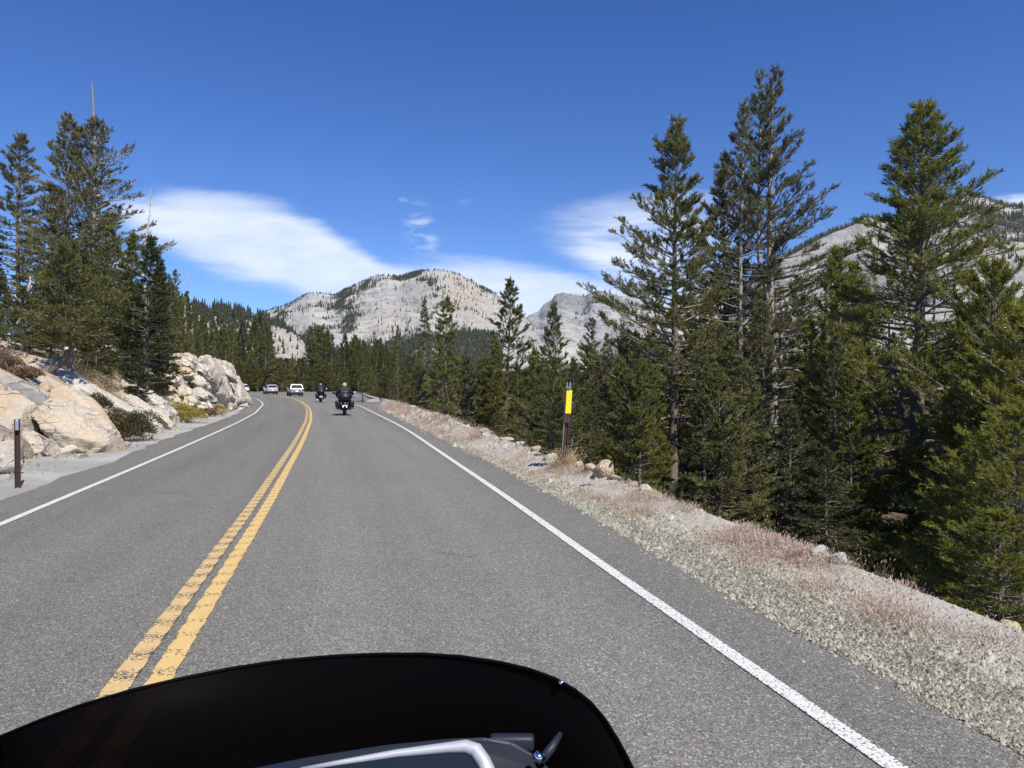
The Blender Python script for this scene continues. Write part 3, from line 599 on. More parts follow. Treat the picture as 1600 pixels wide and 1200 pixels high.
# ------------------------------------------------------------------ rocks
def rock_tone(V, seed, ocl=.25, grey=.25, soil=0.0, lowdark=None):
    r = np.clip(ocl+.6*fbm(V[:, 0]*.5, V[:, 1]*.5, V[:, 2]*.9, seed, 4), 0, 1); g = np.clip(grey+.6*fbm(V[:, 0]*.9, V[:, 1]*.9, V[:, 2]*1.2, seed+3, 4), 0, 1)
    return np.stack([r, g, np.full(len(V), soil)], 1)
def traced_rock(name, outline, Dbase, lean, thick, label, m=GRAN, group=None, cuts=3, blocky=0.0, rough=.05, ocl=.25, grey=.2, pillow=(.05, .16, .45), seed=1, cat='rock', bscale=(.9, .9, 1.3), parent=None, stretch=None, extra=None, under=0.0):
    """outline seen from the road; the face leans back by `lean` metres of distance per metre of height; real thickness behind"""
    ybase = max(p[1] for p in outline); Db = Dbase if callable(Dbase) else (lambda x: Dbase)
    ol = []
    for px, py in outline:
        D = Db(px); D += lean*(ybase-py)/F*D; ol.append(pix(px, py, D))
    n = len(ol); c = sum(ol, Vector())/n; nrm = Vector((0, -1, lean*.6)).normalized()
    size = max((p-c).length for p in ol)
    bm = newbm(); rings = []
    def ring(k, push): rings.append([bm.verts.new(c+(p-c)*k+nrm*push) for p in ol])
    ring(.94, -thick); ring(1.0, -thick*.55); ring(1.0, -thick*.12)
    ring(1-pillow[0], .015*size); ring(1-pillow[1], .035*size); ring(1-pillow[2], .05*size)
    bm.faces.new(rings[0][::-1])
    for a, b in zip(rings, rings[1:]):
        for i in range(n): bm.faces.new((a[i], a[(i+1) % n], b[(i+1) % n], b[i]))
    bm.faces.new(rings[-1])
    bmesh.ops.triangulate(bm, faces=bm.faces[:])
    # even out triangle sizes
    tgt = max(size/(4.5*2**(cuts-1)), .05)
    for _ in range(cuts+2):
        es = [e for e in bm.edges if e.calc_length() > tgt*1.5]
        if not es or len(bm.faces) > 16000: break
        bmesh.ops.subdivide_edges(bm, edges=es, cuts=1); bmesh.ops.triangulate(bm, faces=[f for f in bm.faces if len(f.verts) > 3])
    bmesh.ops.smooth_vert(bm, verts=bm.verts[:], factor=.25, use_axis_x=True, use_axis_y=True, use_axis_z=True)
    bm.normal_update(); V = np.array([v.co[:] for v in bm.verts]); N = np.array([v.normal[:] for v in bm.verts])
    d = rough*size*fbm(V[:, 0]*1.6/size, V[:, 1]*1.6/size, V[:, 2]*2.2/size, seed, 5, .55)*1.6+.02*fbm(V[:, 0]*5, V[:, 1]*5, V[:, 2]*7, seed+2, 4)
    if blocky:
        S = V.copy()
        if stretch: S = S@np.array(stretch).T
        v1, b1 = cellv(S, bscale, seed); v2, b2 = cellv(S, np.array(bscale)*2.3, seed+50)
        d = d+blocky*((v1-.5)*1.5+(v2-.5)*.6)-blocky*.9*(1-sm(b1, 0, .07))-blocky*.35*(1-sm(b2, 0, .07))
    V2 = V+N*d[:, None]
    if under:      # overhanging lower edge
        pxs = V2[:, 0]/V2[:, 1]; kb = np.clip(((pxs-pxs.min())/(pxs.max()-pxs.min())*24).astype(int), 0, 23); zm = np.array([V2[kb == q, 2].min() if (kb == q).any() else 9 for q in range(24)]); zl = zm[kb]
        V2[:, 1] += under*(1-sm(V2[:, 2]-zl, under*.15, under*.8)); 
    for v, p in zip(bm.verts, V2): v.co = p
    Fc = np.array([[v.index for v in f.verts] for f in bm.faces]); bm.free()
    tone = rock_tone(V2, seed, ocl, grey)
    if extra: tone = extra(V2, tone)
    o = npmesh(name, V2, Fc, m, smooth=blocky == 0, cols=tone, parent=parent)
    if parent is None: tag(o, label, cat, group)
    return o
def boulder(name, loc, size, seed, m, label, group=None, n=16, cat='boulder', sub=2, ocl=.2, grey=.2, parent=None):
    """faceted free stone: rounded hull of random points"""
    rng = np.random.RandomState(seed); bm = newbm()
    for _ in range(n):
        p = rng.randn(3); p /= np.linalg.norm(p); p *= rng.uniform(.8, 1.08); bm.verts.new(p*np.array(size)*.5)
    r = bmesh.ops.convex_hull(bm, input=bm.verts[:]); bmesh.ops.delete(bm, geom=[v for v in bm.verts if not v.link_faces], context='VERTS')
    bmesh.ops.bevel(bm, geom=bm.edges[:], offset=min(size)*.06, segments=1, affect='EDGES')
    for _ in range(sub):
        bmesh.ops.triangulate(bm, faces=bm.faces[:]); L = max(size)
        es = [e for e in bm.edges if e.calc_length() > L*.16]
        if es: bmesh.ops.subdivide_edges(bm, edges=es, cuts=1)
    bmesh.ops.triangulate(bm, faces=bm.faces[:]); bmesh.ops.smooth_vert(bm, verts=bm.verts[:], factor=.35, use_axis_x=True, use_axis_y=True, use_axis_z=True)
    bm.normal_update(); V = np.array([v.co[:] for v in bm.verts]); N = np.array([v.normal[:] for v in bm.verts]); L = max(size)
    V2 = V+N*(L*.045*fbm(V[:, 0]*2/L+seed, V[:, 1]*2/L, V[:, 2]*2/L, seed, 4)*1.5)[:, None]
    Fc = np.array([[v.index for v in f.verts] for f in bm.faces]); bm.free()
    o = npmesh(name, V2, Fc, m, cols=rock_tone(V2+np.array(loc), seed, ocl, grey), parent=parent); o.location = loc; o.rotation_euler = (0, 0, rng.rand()*6.28)
    if parent is None: tag(o, label, cat, group)
    return o
def build_rocks():
    G = 'slabs and blocks of the near left outcrop'; SL = [[.82, 0, -.57], [0, 1, 0], [.57, 0, .82]]
    traced_rock('rock', [(44, 664), (49, 647), (66, 630), (76, 620), (79, 607), (91, 602), (126, 612), (157, 633), (171, 656), (179, 670), (179, 690), (168, 696), (145, 692), (122, 686), (108, 684), (75, 675)], lambda x: np.interp(x, [40, 179], [15.6, 17.5]), 1.7, 2.2, 'largest cream slab boulder with dark undercut, beside the brown-green shrub', GRAN, G, 4, rough=.03, ocl=.45, grey=.12, pillow=(.05, .18, .45), seed=3, under=.55, blocky=.07, bscale=(.5, .6, 1.0), stretch=SL)
    traced_rock('rock', [(-90, 600), (-40, 590), (0, 596), (33, 617), (56, 633), (40, 643), (31, 660), (19, 668), (7, 677), (-30, 684), (-90, 690)], 15.7, 1.5, 1.9, 'ochre slab at the left edge below the dark grey block', GRAN, G, 4, rough=.03, ocl=.42, grey=.12, pillow=(.05, .18, .45), seed=5, under=.5, blocky=.07, bscale=(.5, .6, 1.0), stretch=SL)
    traced_rock('rock', [(6, 600), (20, 598), (40, 604), (70, 615), (74, 625), (69, 636), (59, 636), (35, 622), (12, 610)], 18.0, .9, 1.2, 'dark grey wedge of rock resting between two cream slabs', GRANG, G, 3, rough=.06, ocl=.0, grey=.35, seed=7)
    traced_rock('rock', [(32, 664), (52, 669), (70, 682), (70, 708), (50, 712), (31, 713)], 16.0, .7, 1.4, 'block with dark shadowed side low behind the rusty post', GRAN, G, 3, rough=.06, ocl=.15, grey=.35, seed=9, under=.25, blocky=.05, bscale=(.9, 1, 1.6))
    traced_rock('rock', [(70, 684), (84, 681), (98, 683), (116, 694), (123, 701), (100, 709), (72, 711)], 16.8, .8, 1.3, 'low rounded cream block at the foot of the largest slab boulder', GRAN, G, 3, rough=.05, ocl=.2, grey=.15, seed=11, under=.2)
    traced_rock('rock', [(108, 690), (124, 676), (142, 678), (166, 692), (170, 697), (140, 702), (122, 700)], 17.7, .5, 1.2, 'rusty brown fractured face below the right end of the largest slab', m_granite('rusty_granite', (.36, .27, .20), (.28, .22, .17), (.35, .2, .12)), G, 3, rough=.08, ocl=.4, grey=.3, seed=12)
    traced_rock('rock', [(-60, 680), (-10, 672), (11, 678), (24, 692), (18, 704), (-20, 712), (-60, 712)], 15.5, .7, 1.3, 'pale block at the far left edge under the ochre slab', GRANP, G, 3, rough=.05, seed=13, under=.3)
    traced_rock('rock', [(60, 600), (66, 596), (75, 600), (77, 609), (66, 614)], 20.2, .5, .8, 'small rust-coloured rock in the notch above the largest slab', GRAN, G, 2, rough=.06, ocl=.6, seed=14)
    traced_rock('rock', [(104, 606), (112, 602), (124, 606), (128, 614), (116, 617), (105, 612)], 20.8, .5, .8, 'small flat block right above the largest slab boulder', GRANP, G, 2, rough=.06, seed=15)
    # long sheets
    G2 = 'long tilted granite sheets left of the road'
    traced_rock('rock', [(-30, 565), (20, 574), (55, 588), (70, 598), (66, 612), (35, 608), (0, 598), (-30, 590)], lambda x: 21.0, 2.2, 1.5, 'pale sheet above the ochre slab at the left edge', GRAN, G2, 4, rough=.02, ocl=.3, grey=.1, seed=16, pillow=(.04, .12, .4))
    traced_rock('rock', [(58, 578), (74, 568), (100, 578), (150, 603), (205, 632), (246, 657), (253, 667), (243, 671), (222, 660), (190, 642), (150, 624), (110, 604), (75, 598)], lambda x: np.interp(x, [60, 255], [21.5, 24.0]), 1.7, 1.4, 'long smooth pale sheet running down to the road behind the shrub', GRANP, G2, 4, rough=.02, ocl=.18, grey=.08, seed=17, under=.3, blocky=.04, bscale=(.4, .6, 2.0), stretch=SL, pillow=(.04, .15, .4))
    traced_rock('rock', [(76, 566), (92, 560), (130, 577), (190, 607), (240, 636), (270, 656), (264, 663), (240, 652), (200, 632), (150, 604), (105, 582)], lambda x: np.interp(x, [76, 270], [24.0, 26.0]), 1.6, 1.2, 'second long sheet just behind the smooth pale one', GRANP, G2, 4, blocky=.05, rough=.03, ocl=.2, grey=.1, seed=18, pillow=(.04, .15, .4), bscale=(.5, .8, 2.5))
    traced_rock('rock', [(185, 596), (200, 592), (225, 606), (250, 622), (264, 640), (262, 652), (240, 640), (212, 622), (192, 608)], lambda x: np.interp(x, [185, 264], [27.5, 28.5]), .9, 1.0, 'blocky white ledge with small broken steps above the yellow shrub', GRANP, G2, 4, blocky=.10, rough=.05, ocl=.08, grey=.15, seed=19, bscale=(1.6, 1.6, 2.2))
    traced_rock('rock', [(84, 546), (110, 540), (126, 548), (120, 560), (96, 560), (84, 556)], 30, 1, 1.5, 'pale rock step under the low pine boughs', GRANP, G2, 3, rough=.05, seed=20)
    traced_rock('rock', [(150, 545), (164, 537), (180, 541), (185, 552), (168, 558), (152, 556)], 33, 1, 1.5, 'whitish rock knob beside the dark fir trunk', GRANP, G2, 3, rough=.06, seed=22)
    # second outcrop beside the bend
    Db = lambda x: np.interp(x, [240, 322, 376], [35.0, 38.0, 60.0])
    core = [(238, 600), (246, 590), (255, 577), (266, 565), (272, 553), (290, 555), (300, 561), (312, 566), (324, 560), (336, 561), (350, 571), (361, 580), (366, 588), (367, 604), (374, 617), (375, 630), (355, 635), (322, 650), (300, 652), (270, 645), (248, 624)]
    def ex(V, t):
        w = 1-sm(V[:, 0]/V[:, 1]*F+800, 300, 345); low = 1-sm(V[:, 2], 1.2, 3.2); t[:, 0] = np.clip(t[:, 0]+.60*w*(.35+.65*low)-.12, 0, 1); t[:, 1] = np.clip(t[:, 1]+.12*(1-w), 0, 1)
        t[:, 2] = np.clip(.35*w*low+.5*fbm(V[:, 0]*.6, V[:, 1]*.6, V[:, 2]*.6, 4, 3)*w, 0, 1); return t
    rt = empty('rock_outcrop', (-19, 45, 0)); tag(rt, 'ochre and white broken outcrop where the road bends left', 'rock outcrop')
    def inrt(o): o.parent = rt; o.matrix_parent_inverse = Matrix.Translation((19, -45, 0)); return o
    inrt(traced_rock('core', core, Db, 1.1, 5.0, '', GRANO, None, 6, blocky=.20, rough=.045, ocl=.10, grey=.12, seed=23, pillow=(.04, .15, .45), bscale=(.28, .5, 1.15), stretch=[[.82, 0, -.57], [0, 1, 0], [.57, 0, .82]], parent=rt, extra=ex))
    blocks = [((272, 556), (300, 560), (298, 572), (284, 572), (270, 568)), ((291, 559), (299, 559), (302, 572), (294, 568)), ((304, 570), (314, 567), (320, 575), (316, 582), (306, 578)), ((257, 588), (266, 583), (278, 586), (278, 596), (268, 598), (257, 594)), ((276, 605), (290, 599), (298, 606), (300, 615), (284, 617), (274, 614)),
              ((324, 560), (338, 562), (352, 572), (362, 581), (366, 591), (352, 586), (338, 574), (326, 566)), ((350, 586), (362, 592), (367, 602), (356, 600), (346, 592)), ((326, 576), (338, 580), (348, 590), (352, 600), (340, 596), (328, 586)), ((318, 590), (332, 596), (346, 606), (352, 616), (336, 612), (320, 600)), ((345, 606), (360, 610), (370, 620), (364, 627), (350, 622)),
              ((300, 585), (314, 590), (322, 600), (310, 602), (299, 594)), ((302, 606), (318, 608), (330, 616), (318, 622), (303, 616)), ((332, 618), (346, 622), (352, 630), (340, 634), (330, 627)), ((282, 574), (296, 576), (300, 586), (288, 588), (280, 582)), ((258, 602), (268, 600), (274, 608), (266, 612), (257, 609)), ((286, 622), (300, 622), (308, 632), (296, 636), (284, 630)), ((260, 616), (274, 618), (280, 628), (268, 630), (259, 624)), ((310, 628), (324, 628), (330, 638), (318, 642), (308, 636))]
    for i, b in enumerate(blocks):
        cx = sum(p[0] for p in b)/len(b); cy = sum(p[1] for p in b)/len(b); D = Db(cx)+1.1*(640-cy)/F*40-.55
        inrt(traced_rock('rock_block', list(b), D, 1.0, 1.0, '', GRANP if cx > 300 else GRANO, None, 3, rough=.07, ocl=.05 if cx > 310 else .3, grey=.15, seed=60+i, parent=rt, blocky=.11, bscale=(.9, 1.2, 3.2), stretch=[[.82, 0, -.57], [0, 1, 0], [.57, 0, .82]]))
    # rubble
    rub = [(380, 633, 52, .7), (372, 630, 54, .9), (386, 636, 50, .5), (365, 636, 49, .5), (376, 641, 44, .35), (348, 645, 40.5, .4), (360, 641, 43.5, .4), (337, 650, 37, .3), (330, 647, 38.5, .45), (322, 652, 35.5, .3)]
    for i, (px, py, D, s) in enumerate(rub):
        boulder('boulder', (pix(px, py, D).x, D, s*.22), (s*1.3, s, s*.8), 100+i, GRANP, 'small pale stone fallen at the foot of the bend outcrop', 'fallen stones by the bend', 12, sub=1)
    near = [(2, 719, 14.0, .5), (15, 705, 14.6, .75), (14, 731, 13.2, .45), (196, 694, 18.8, .22), (-10, 728, 13.6, .7)]
    nl = ['small round stone at the left frame edge under the pale block', 'white rounded stone just left of the rusty post', 'low brownish stone near the base of the rusty post', 'tiny white stone on the gravel before the brown-green shrub', 'stone cut by the left frame edge']
    for i, (px, py, D, s) in enumerate(near[:4]):
        p = pix(px, py, D); boulder('boulder', (p.x, D, s*.3), (s*1.5, s, s*.9), 120+i, GRANP, nl[i], None, 14, sub=2)
    for i, (px, py, s) in enumerate([(214, 697, .06), (234, 697, .05), (86, 716, .07), (91, 713, .06), (197, 700, .05), (60, 728, .05)]):
        D = 1840/(py-600); boulder('boulder', (pix(px, py, D).x, D, .015), (s*1.5, s, s), 130+i, GRANG, 'dark pebble lying on the grey gravel strip', 'dark pebbles on the left shoulder', 10, sub=0)
    # stones scattered on the hillside
    rng = np.random.RandomState(8)
    for i in range(46):
        Y = rng.uniform(20, 62); d = rng.uniform(1.5, 9); X = LB(Y)-d; s = rng.uniform(.25, .9)
        boulder('boulder', (X, Y, gz1(X, Y)+s*.12), (s*1.3, s, s*.7), 200+i, GRANP if i % 3 else GRAN, 'loose pale stone on the granite hillside left of the road', 'loose stones on the hillside', 13, sub=1)
    # boulders on the right crest
    big = [(893, 705, 1.16, .85, 'large rounded tan boulder behind the marker post', 41, (1.30, 1.0, 1.15)), (944, 737, .95, .6, 'tan angular boulder on the crest right of the marker post', 42, (1.25, .9, .75)), (924, 733, .6, .35, 'low white rock between the two tan boulders', 43, (.8, .6, .4)), (836, 699, .5, .3, 'flat grey-white rock left of the rounded tan boulder', 44, (.8, .6, .35)), (812, 689, .4, .2, 'pointed pale rock on the crest above the dry grass', 45, (.6, .45, .4)),
           (1010, 766, .5, .3, 'white rock at the crest where the dark trees begin', 46, (.65, .5, .35)), (988, 758, .4, .3, 'yellowish rock beside the white crest rock', 47, (.5, .4, .3)), (1575, 952, .3, .2, 'yellow-lichened stone at the crest by the right frame edge', 48, (.34, .3, .2)), (905, 722, .3, .2, 'white block wedged against the rounded tan boulder', 49, (.55, .4, .35)), (790, 684, .4, .2, 'whitish slab lying along the crest, seen past the gravel', 50, (.9, .4, .25)), (760, 673, .4, .2, 'second whitish slab along the crest, farther off', 51, (.9, .4, .22)), (960, 746, .4, .2, 'white chunk touching the tan angular boulder', 52, (.5, .4, .3))]
    tanm = m_granite('tan_granite', (.58, .47, .32), (.46, .39, .29), (.5, .36, .18))
    for px, py, s, zc, lab, sd_, dim in big:
        # stand it on the crest: find Y where the crest line passes this column
        Ys = np.linspace(3, 90, 2000); k = np.argmin(np.abs((RE(Ys)/Ys)*F+800-px)); Y = Ys[k]+.1; Y += .75 if px == 893 else 0; X = (px-800)/F*Y
        z = gz1(X, Y); dim = tuple(v*.5 for v in dim); boulder('boulder', (X, Y, z+dim[2]*.28), dim, sd_, tanm if 'tan' in lab or 'yellow' in lab else GRANP, lab, 'rocks on the right crest', 14, sub=2, ocl=.15, grey=.1)
    for i in range(40):
        Y = 6+60*rng.rand()**1.3; X = RE(Y)+rng.uniform(-.15, .45); s = rng.uniform(.12, .4)
        boulder('boulder', (X, Y, gz1(X, Y)+s*.1), (s*1.6, s*1.1, s*.7), 300+i, GRANP, 'small white rock half buried along the right crest', 'small white crest rocks', 12, sub=1)
build_rocks()
#PART3
# ------------------------------------------------------------------ trees
def unit(a): return a/np.maximum(np.linalg.norm(a, axis=-1, keepdims=True), 1e-9)
def tubes_np(P, R, seg):
    """many polylines at once: P (n,m,3), R (n,m) -> V, F"""
    n, m, _ = P.shape; T = unit(np.gradient(P, axis=1)); ref = np.where(np.abs(T[..., 2:3]) > .9, np.array([1., 0, 0]), np.array([0, 0, 1.]))
    A = unit(np.cross(T, ref)); B = np.cross(T, A); a = np.arange(seg)*2*PI/seg
    V = P[:, :, None]+R[:, :, None, None]*(A[:, :, None]*np.cos(a)[None, None, :, None]+B[:, :, None]*np.sin(a)[None, None, :, None])
    i = np.arange(n)[:, None, None]; j = np.arange(m-1)[None, :, None]; k = np.arange(seg)[None, None, :]; k2 = (k+1) % seg
    b = lambda jj, kk: (i*m+jj)*seg+kk
    Fc = np.stack([b(j, k)+0*k2, b(j, k2)+0*k, b(j+1, k2)+0*k, b(j+1, k)+0*k2], -1).reshape(-1, 4)
    return V.reshape(-1, 3), Fc
def make_tree(name, seed, H, r0, cb, R, prof=1.0, nb=110, e=(-15, 8, 50), dens=7, K=8, tl=.18, nl=.17, nw=.016, clump=.35, bark=BARK, needle=NEED_A, limb=LIMB, bare=0.0, dead_top=0.0, twin=False, lowtaper=3.0, curve=.25, stems=None, twigvis=True, start=.2, ecc=None, rmin=.012, tw_len=.28, spread=.9, nmul=1.0):
    """conifer: trunk, limbs and crown (three meshes under one empty)"""
    rng = np.random.RandomState(seed); root = empty(name)
    M = 26; hz = np.linspace(0, H, M); lean = rng.randn(2)*.012*H
    ax = lambda z: np.stack([lean[0]*(z/H)**1.5+.02*H*.5*np.sin(z*.35+seed)*(z/H), lean[1]*(z/H)**1.5+.01*H*np.cos(z*.3+seed)*(z/H), z], -1)
    rad = r0*(1-(hz/H)**.85)**.9+rmin; rad[:2] *= (1.35, 1.08)
    P = ax(hz)[None]; P[0, :, 2] -= np.linspace(.5, 0, M)
    Vt, Ft = tubes_np(P, rad[None], 9)
    if twin:
        z2 = np.linspace(H*.45, H*.985, 14); q = ax(z2); q[:, 0] -= .35*np.minimum(1, (z2-z2[0])/(H*.12))*H/14
        V2, F2 = tubes_np(q[None], (r0*.5*(1-(z2/H)**1.2)+.012)[None], 7); Ft = np.concatenate([Ft, F2+len(Vt)]); Vt = np.concatenate([Vt, V2])
    SP = []; 
    if stems:     # extra rising stems leaving the trunk
        for (h0, az, out, h1, rr) in stems:
            s = np.linspace(0, 1, 12); q = ax(h0*H+(h1-h0)*H*s**1.25); o = out*(1-np.exp(-3*s)); q[:, 0] += math.cos(az)*o; q[:, 1] += math.sin(az)*o
            V2, F2 = tubes_np(q[None], (rr*(1-s*.85))[None], 7); Ft = np.concatenate([Ft, F2+len(Vt)]); Vt = np.concatenate([Vt, V2]); SP.append(q)
    npmesh('trunk', Vt, Ft, bark, root, smooth=True)
    # branches
    u = (np.arange(nb)+rng.rand(nb))/nb; top = 1-dead_top; hb = (cb+(top*.985-cb)*u**.92)*H; rel = (hb-cb*H)/(H*(top-cb))
    az = np.arange(nb)*2.39996+rng.randn(nb)*.5; 
    Rr = (R*((1-rel)**prof)*np.minimum(1, .35+rel*lowtaper)+.03*R+.04)*(1-.5*sm(rel, .86, 1.0))
    cl = 1+clump*1.6*vn(az*.9, hb*.9, 0, seed)+clump*.5*rng.randn(nb); Ln = Rr*np.clip(cl, .3, 1.5)
    if ecc is not None: Ln = Ln*(1+ecc[0]*np.cos(az-ecc[1]))
    P0 = ax(hb)
    if SP:        # some branches start on the extra stems
        w = rng.rand(nb) < .55
        for i in np.where(w)[0]:
            q = SP[rng.randint(len(SP))]
            if q[0, 2] < hb[i] < q[-1, 2]:
                P0[i, :2] = [np.interp(hb[i], q[:, 2], q[:, 0]), np.interp(hb[i], q[:, 2], q[:, 1])]; az[i] = math.atan2(P0[i, 1], P0[i, 0])+rng.randn()*.9; Ln[i] *= .6
    if twin:
        w = (rng.rand(nb) < .45) & (hb > H*.58); P0[w, 0] -= .35*H/14
    el = np.radians(np.interp(rel, [0, .5, 1], e)+rng.randn(nb)*9); m = 6; t = np.linspace(0, 1, m)
    dh = np.stack([np.cos(az), np.sin(az), 0*az], 1); side = np.stack([-np.sin(az), np.cos(az), 0*az], 1)
    wob = rng.randn(nb)*.12
    BP = P0[:, None]+dh[:, None]*(Ln*np.cos(el))[:, None, None]*t[None, :, None]+side[:, None]*(Ln*wob)[:, None, None]*(t**2)[None, :, None]
    BP[..., 2] += (Ln*np.sin(el))[:, None]*t+(Ln*curve)[:, None]*t**2.2*np.interp(rel, [0, 1], [1, .4])[:, None]
    br = (.010+.016*Ln)[:, None]*(1-.8*t)[None]*(r0/.22)**.5
    Vb, Fb = tubes_np(BP, br, 4)
    # twigs
    alive = rng.rand(nb) >= bare*(1-rel)
    nt = np.where(alive, (Ln*dens).astype(int)+3, 2); bi = np.repeat(np.arange(nb), nt); n = len(bi); tt = start+(1-start)*rng.rand(n)**.75
    j = np.clip((tt*(m-1)).astype(int), 0, m-2); fr = tt*(m-1)-j; Q0 = BP[bi, j]*(1-fr)[:, None]+BP[bi, j+1]*fr[:, None]; tg = unit(BP[bi, j+1]-BP[bi, j])
    sgn = rng.choice([-1, 1], n); td = unit(tg*rng.uniform(.5, 1.1, n)[:, None]+side[bi]*(sgn*rng.uniform(.3, 1.1, n))[:, None]+np.array([0, 0, 1.])*rng.uniform(-.15, .55, n)[:, None])
    tlen = Ln[bi]*tw_len*(1.15-tt)+.10+.05*rng.rand(n)
    if twigvis:
        Q1 = Q0+td*tlen[:, None]; w = .006+.004*rng.rand(n); Vw, Fw = tubes_np(np.stack([Q0, Q1], 1), np.stack([w, w*.4], 1), 3)
        Fb = np.concatenate([Fb, Fw+len(Vb)]); Vb = np.concatenate([Vb, Vw])
    npmesh('limbs', Vb, Fb, limb, root)
    # tufts along twigs, branch tips and the leader
    live = alive[bi]; q0, qd, ql = Q0[live], td[live], tlen[live]; TP = []; TD = []
    per = max(2, int(round(3*nmul)))
    for f in np.linspace(.3, 1, per):
        TP.append(q0+qd*(ql*f)[:, None]+rng.randn(len(q0), 3)*.02); TD.append(unit(qd+np.array([0, 0, .35])+rng.randn(len(q0), 3)*.22))
    TP.append(BP[alive][:, -1]); TD.append(unit(BP[alive][:, -1]-BP[alive][:, -2]+np.array([0, 0, .1])))
    if not dead_top:
        lz = np.linspace(H*.93, H*1.0, 14); TP.append(ax(lz)); TD.append(unit(np.stack([rng.randn(14)*.5, rng.randn(14)*.5, np.ones(14)], 1)))
    TP = np.concatenate(TP); TD = np.concatenate(TD); n = len(TP)
    sz = rng.uniform(.7, 1.25, n)
    D0 = np.repeat(TD, K, 0); B0 = np.repeat(TP, K, 0); S0 = np.repeat(sz, K)
    rv = unit(rng.randn(n*K, 3)); rv = unit(rv-D0*(rv*D0).sum(1, keepdims=True)); nd = unit(D0+rv*rng.uniform(spread*.4, spread*1.5, n*K)[:, None])
    b = B0+D0*(rng.rand(n*K)*tl*S0)[:, None]; a = b+nd*(nl*S0*rng.uniform(.7, 1.2, n*K))[:, None]; wv = unit(np.cross(nd, unit(rng.randn(n*K, 3))))*(nw*S0)[:, None]
    V = np.stack([b-wv, b+wv, a], 1).reshape(-1, 3); Fc = np.arange(len(V)).reshape(-1, 3)
    npmesh('crown', V, Fc, needle, root)
    root['H'] = H; return root
def place(proto, px, top, D, label, group=None, cat='pine tree', used=set(), wide=1.0, rot=None, seed=0, zb=None, name=None):
    x = (px-800)/F*D; ztop = CH+(600-top)/F*D; zb = gz1(x, D)-.1 if zb is None else zb
    if proto.name in used: o = copy_tree(proto)
    else: o = proto; used.add(proto.name)
    s = (ztop-zb)/proto['H']; o.location = (x, D, zb); o.scale = (s*wide, s*wide, s); o.rotation_euler = (0, 0, rot if rot is not None else random.Random(int(px*7+D*13)).uniform(0, 6.28))
    if name: o.name = name
    tag(o, label, cat, group); return o
def snag(name, seed, H, r0, nbr, rmax, m=DEADW, lean=.03, low=.3):
    rng = np.random.RandomState(seed); root = empty(name); z = np.linspace(0, H, 18)
    ax = lambda z: np.stack([lean*H*(z/H)**2+.01*H*np.sin(z*.8+seed), .01*H*np.cos(z*.6), z], -1)
    V, Fc = tubes_np(ax(z)[None], (r0*(1-(z/H))**.8+.012)[None], 8); npmesh('trunk', V, Fc, m, root, smooth=True)
    hb = (low+(.97-low)*rng.rand(nbr))*H; az = rng.rand(nbr)*6.28; L = rmax*(1.15-hb/H)*rng.uniform(.4, 1.1, nbr); t = np.linspace(0, 1, 5)
    P = ax(hb)[:, None]+np.stack([np.cos(az), np.sin(az), 0*az], 1)[:, None]*L[:, None, None]*t[None, :, None]; P[..., 2] += (L*rng.uniform(-.3, .5, nbr))[:, None]*t**1.5; P += rng.randn(nbr, 5, 3)*.03*t[None, :, None]
    V, Fc = tubes_np(P, (.02*(1-.8*t))[None]*np.ones((nbr, 1)), 4); npmesh('limbs', V, Fc, m, root); root['H'] = H; return root

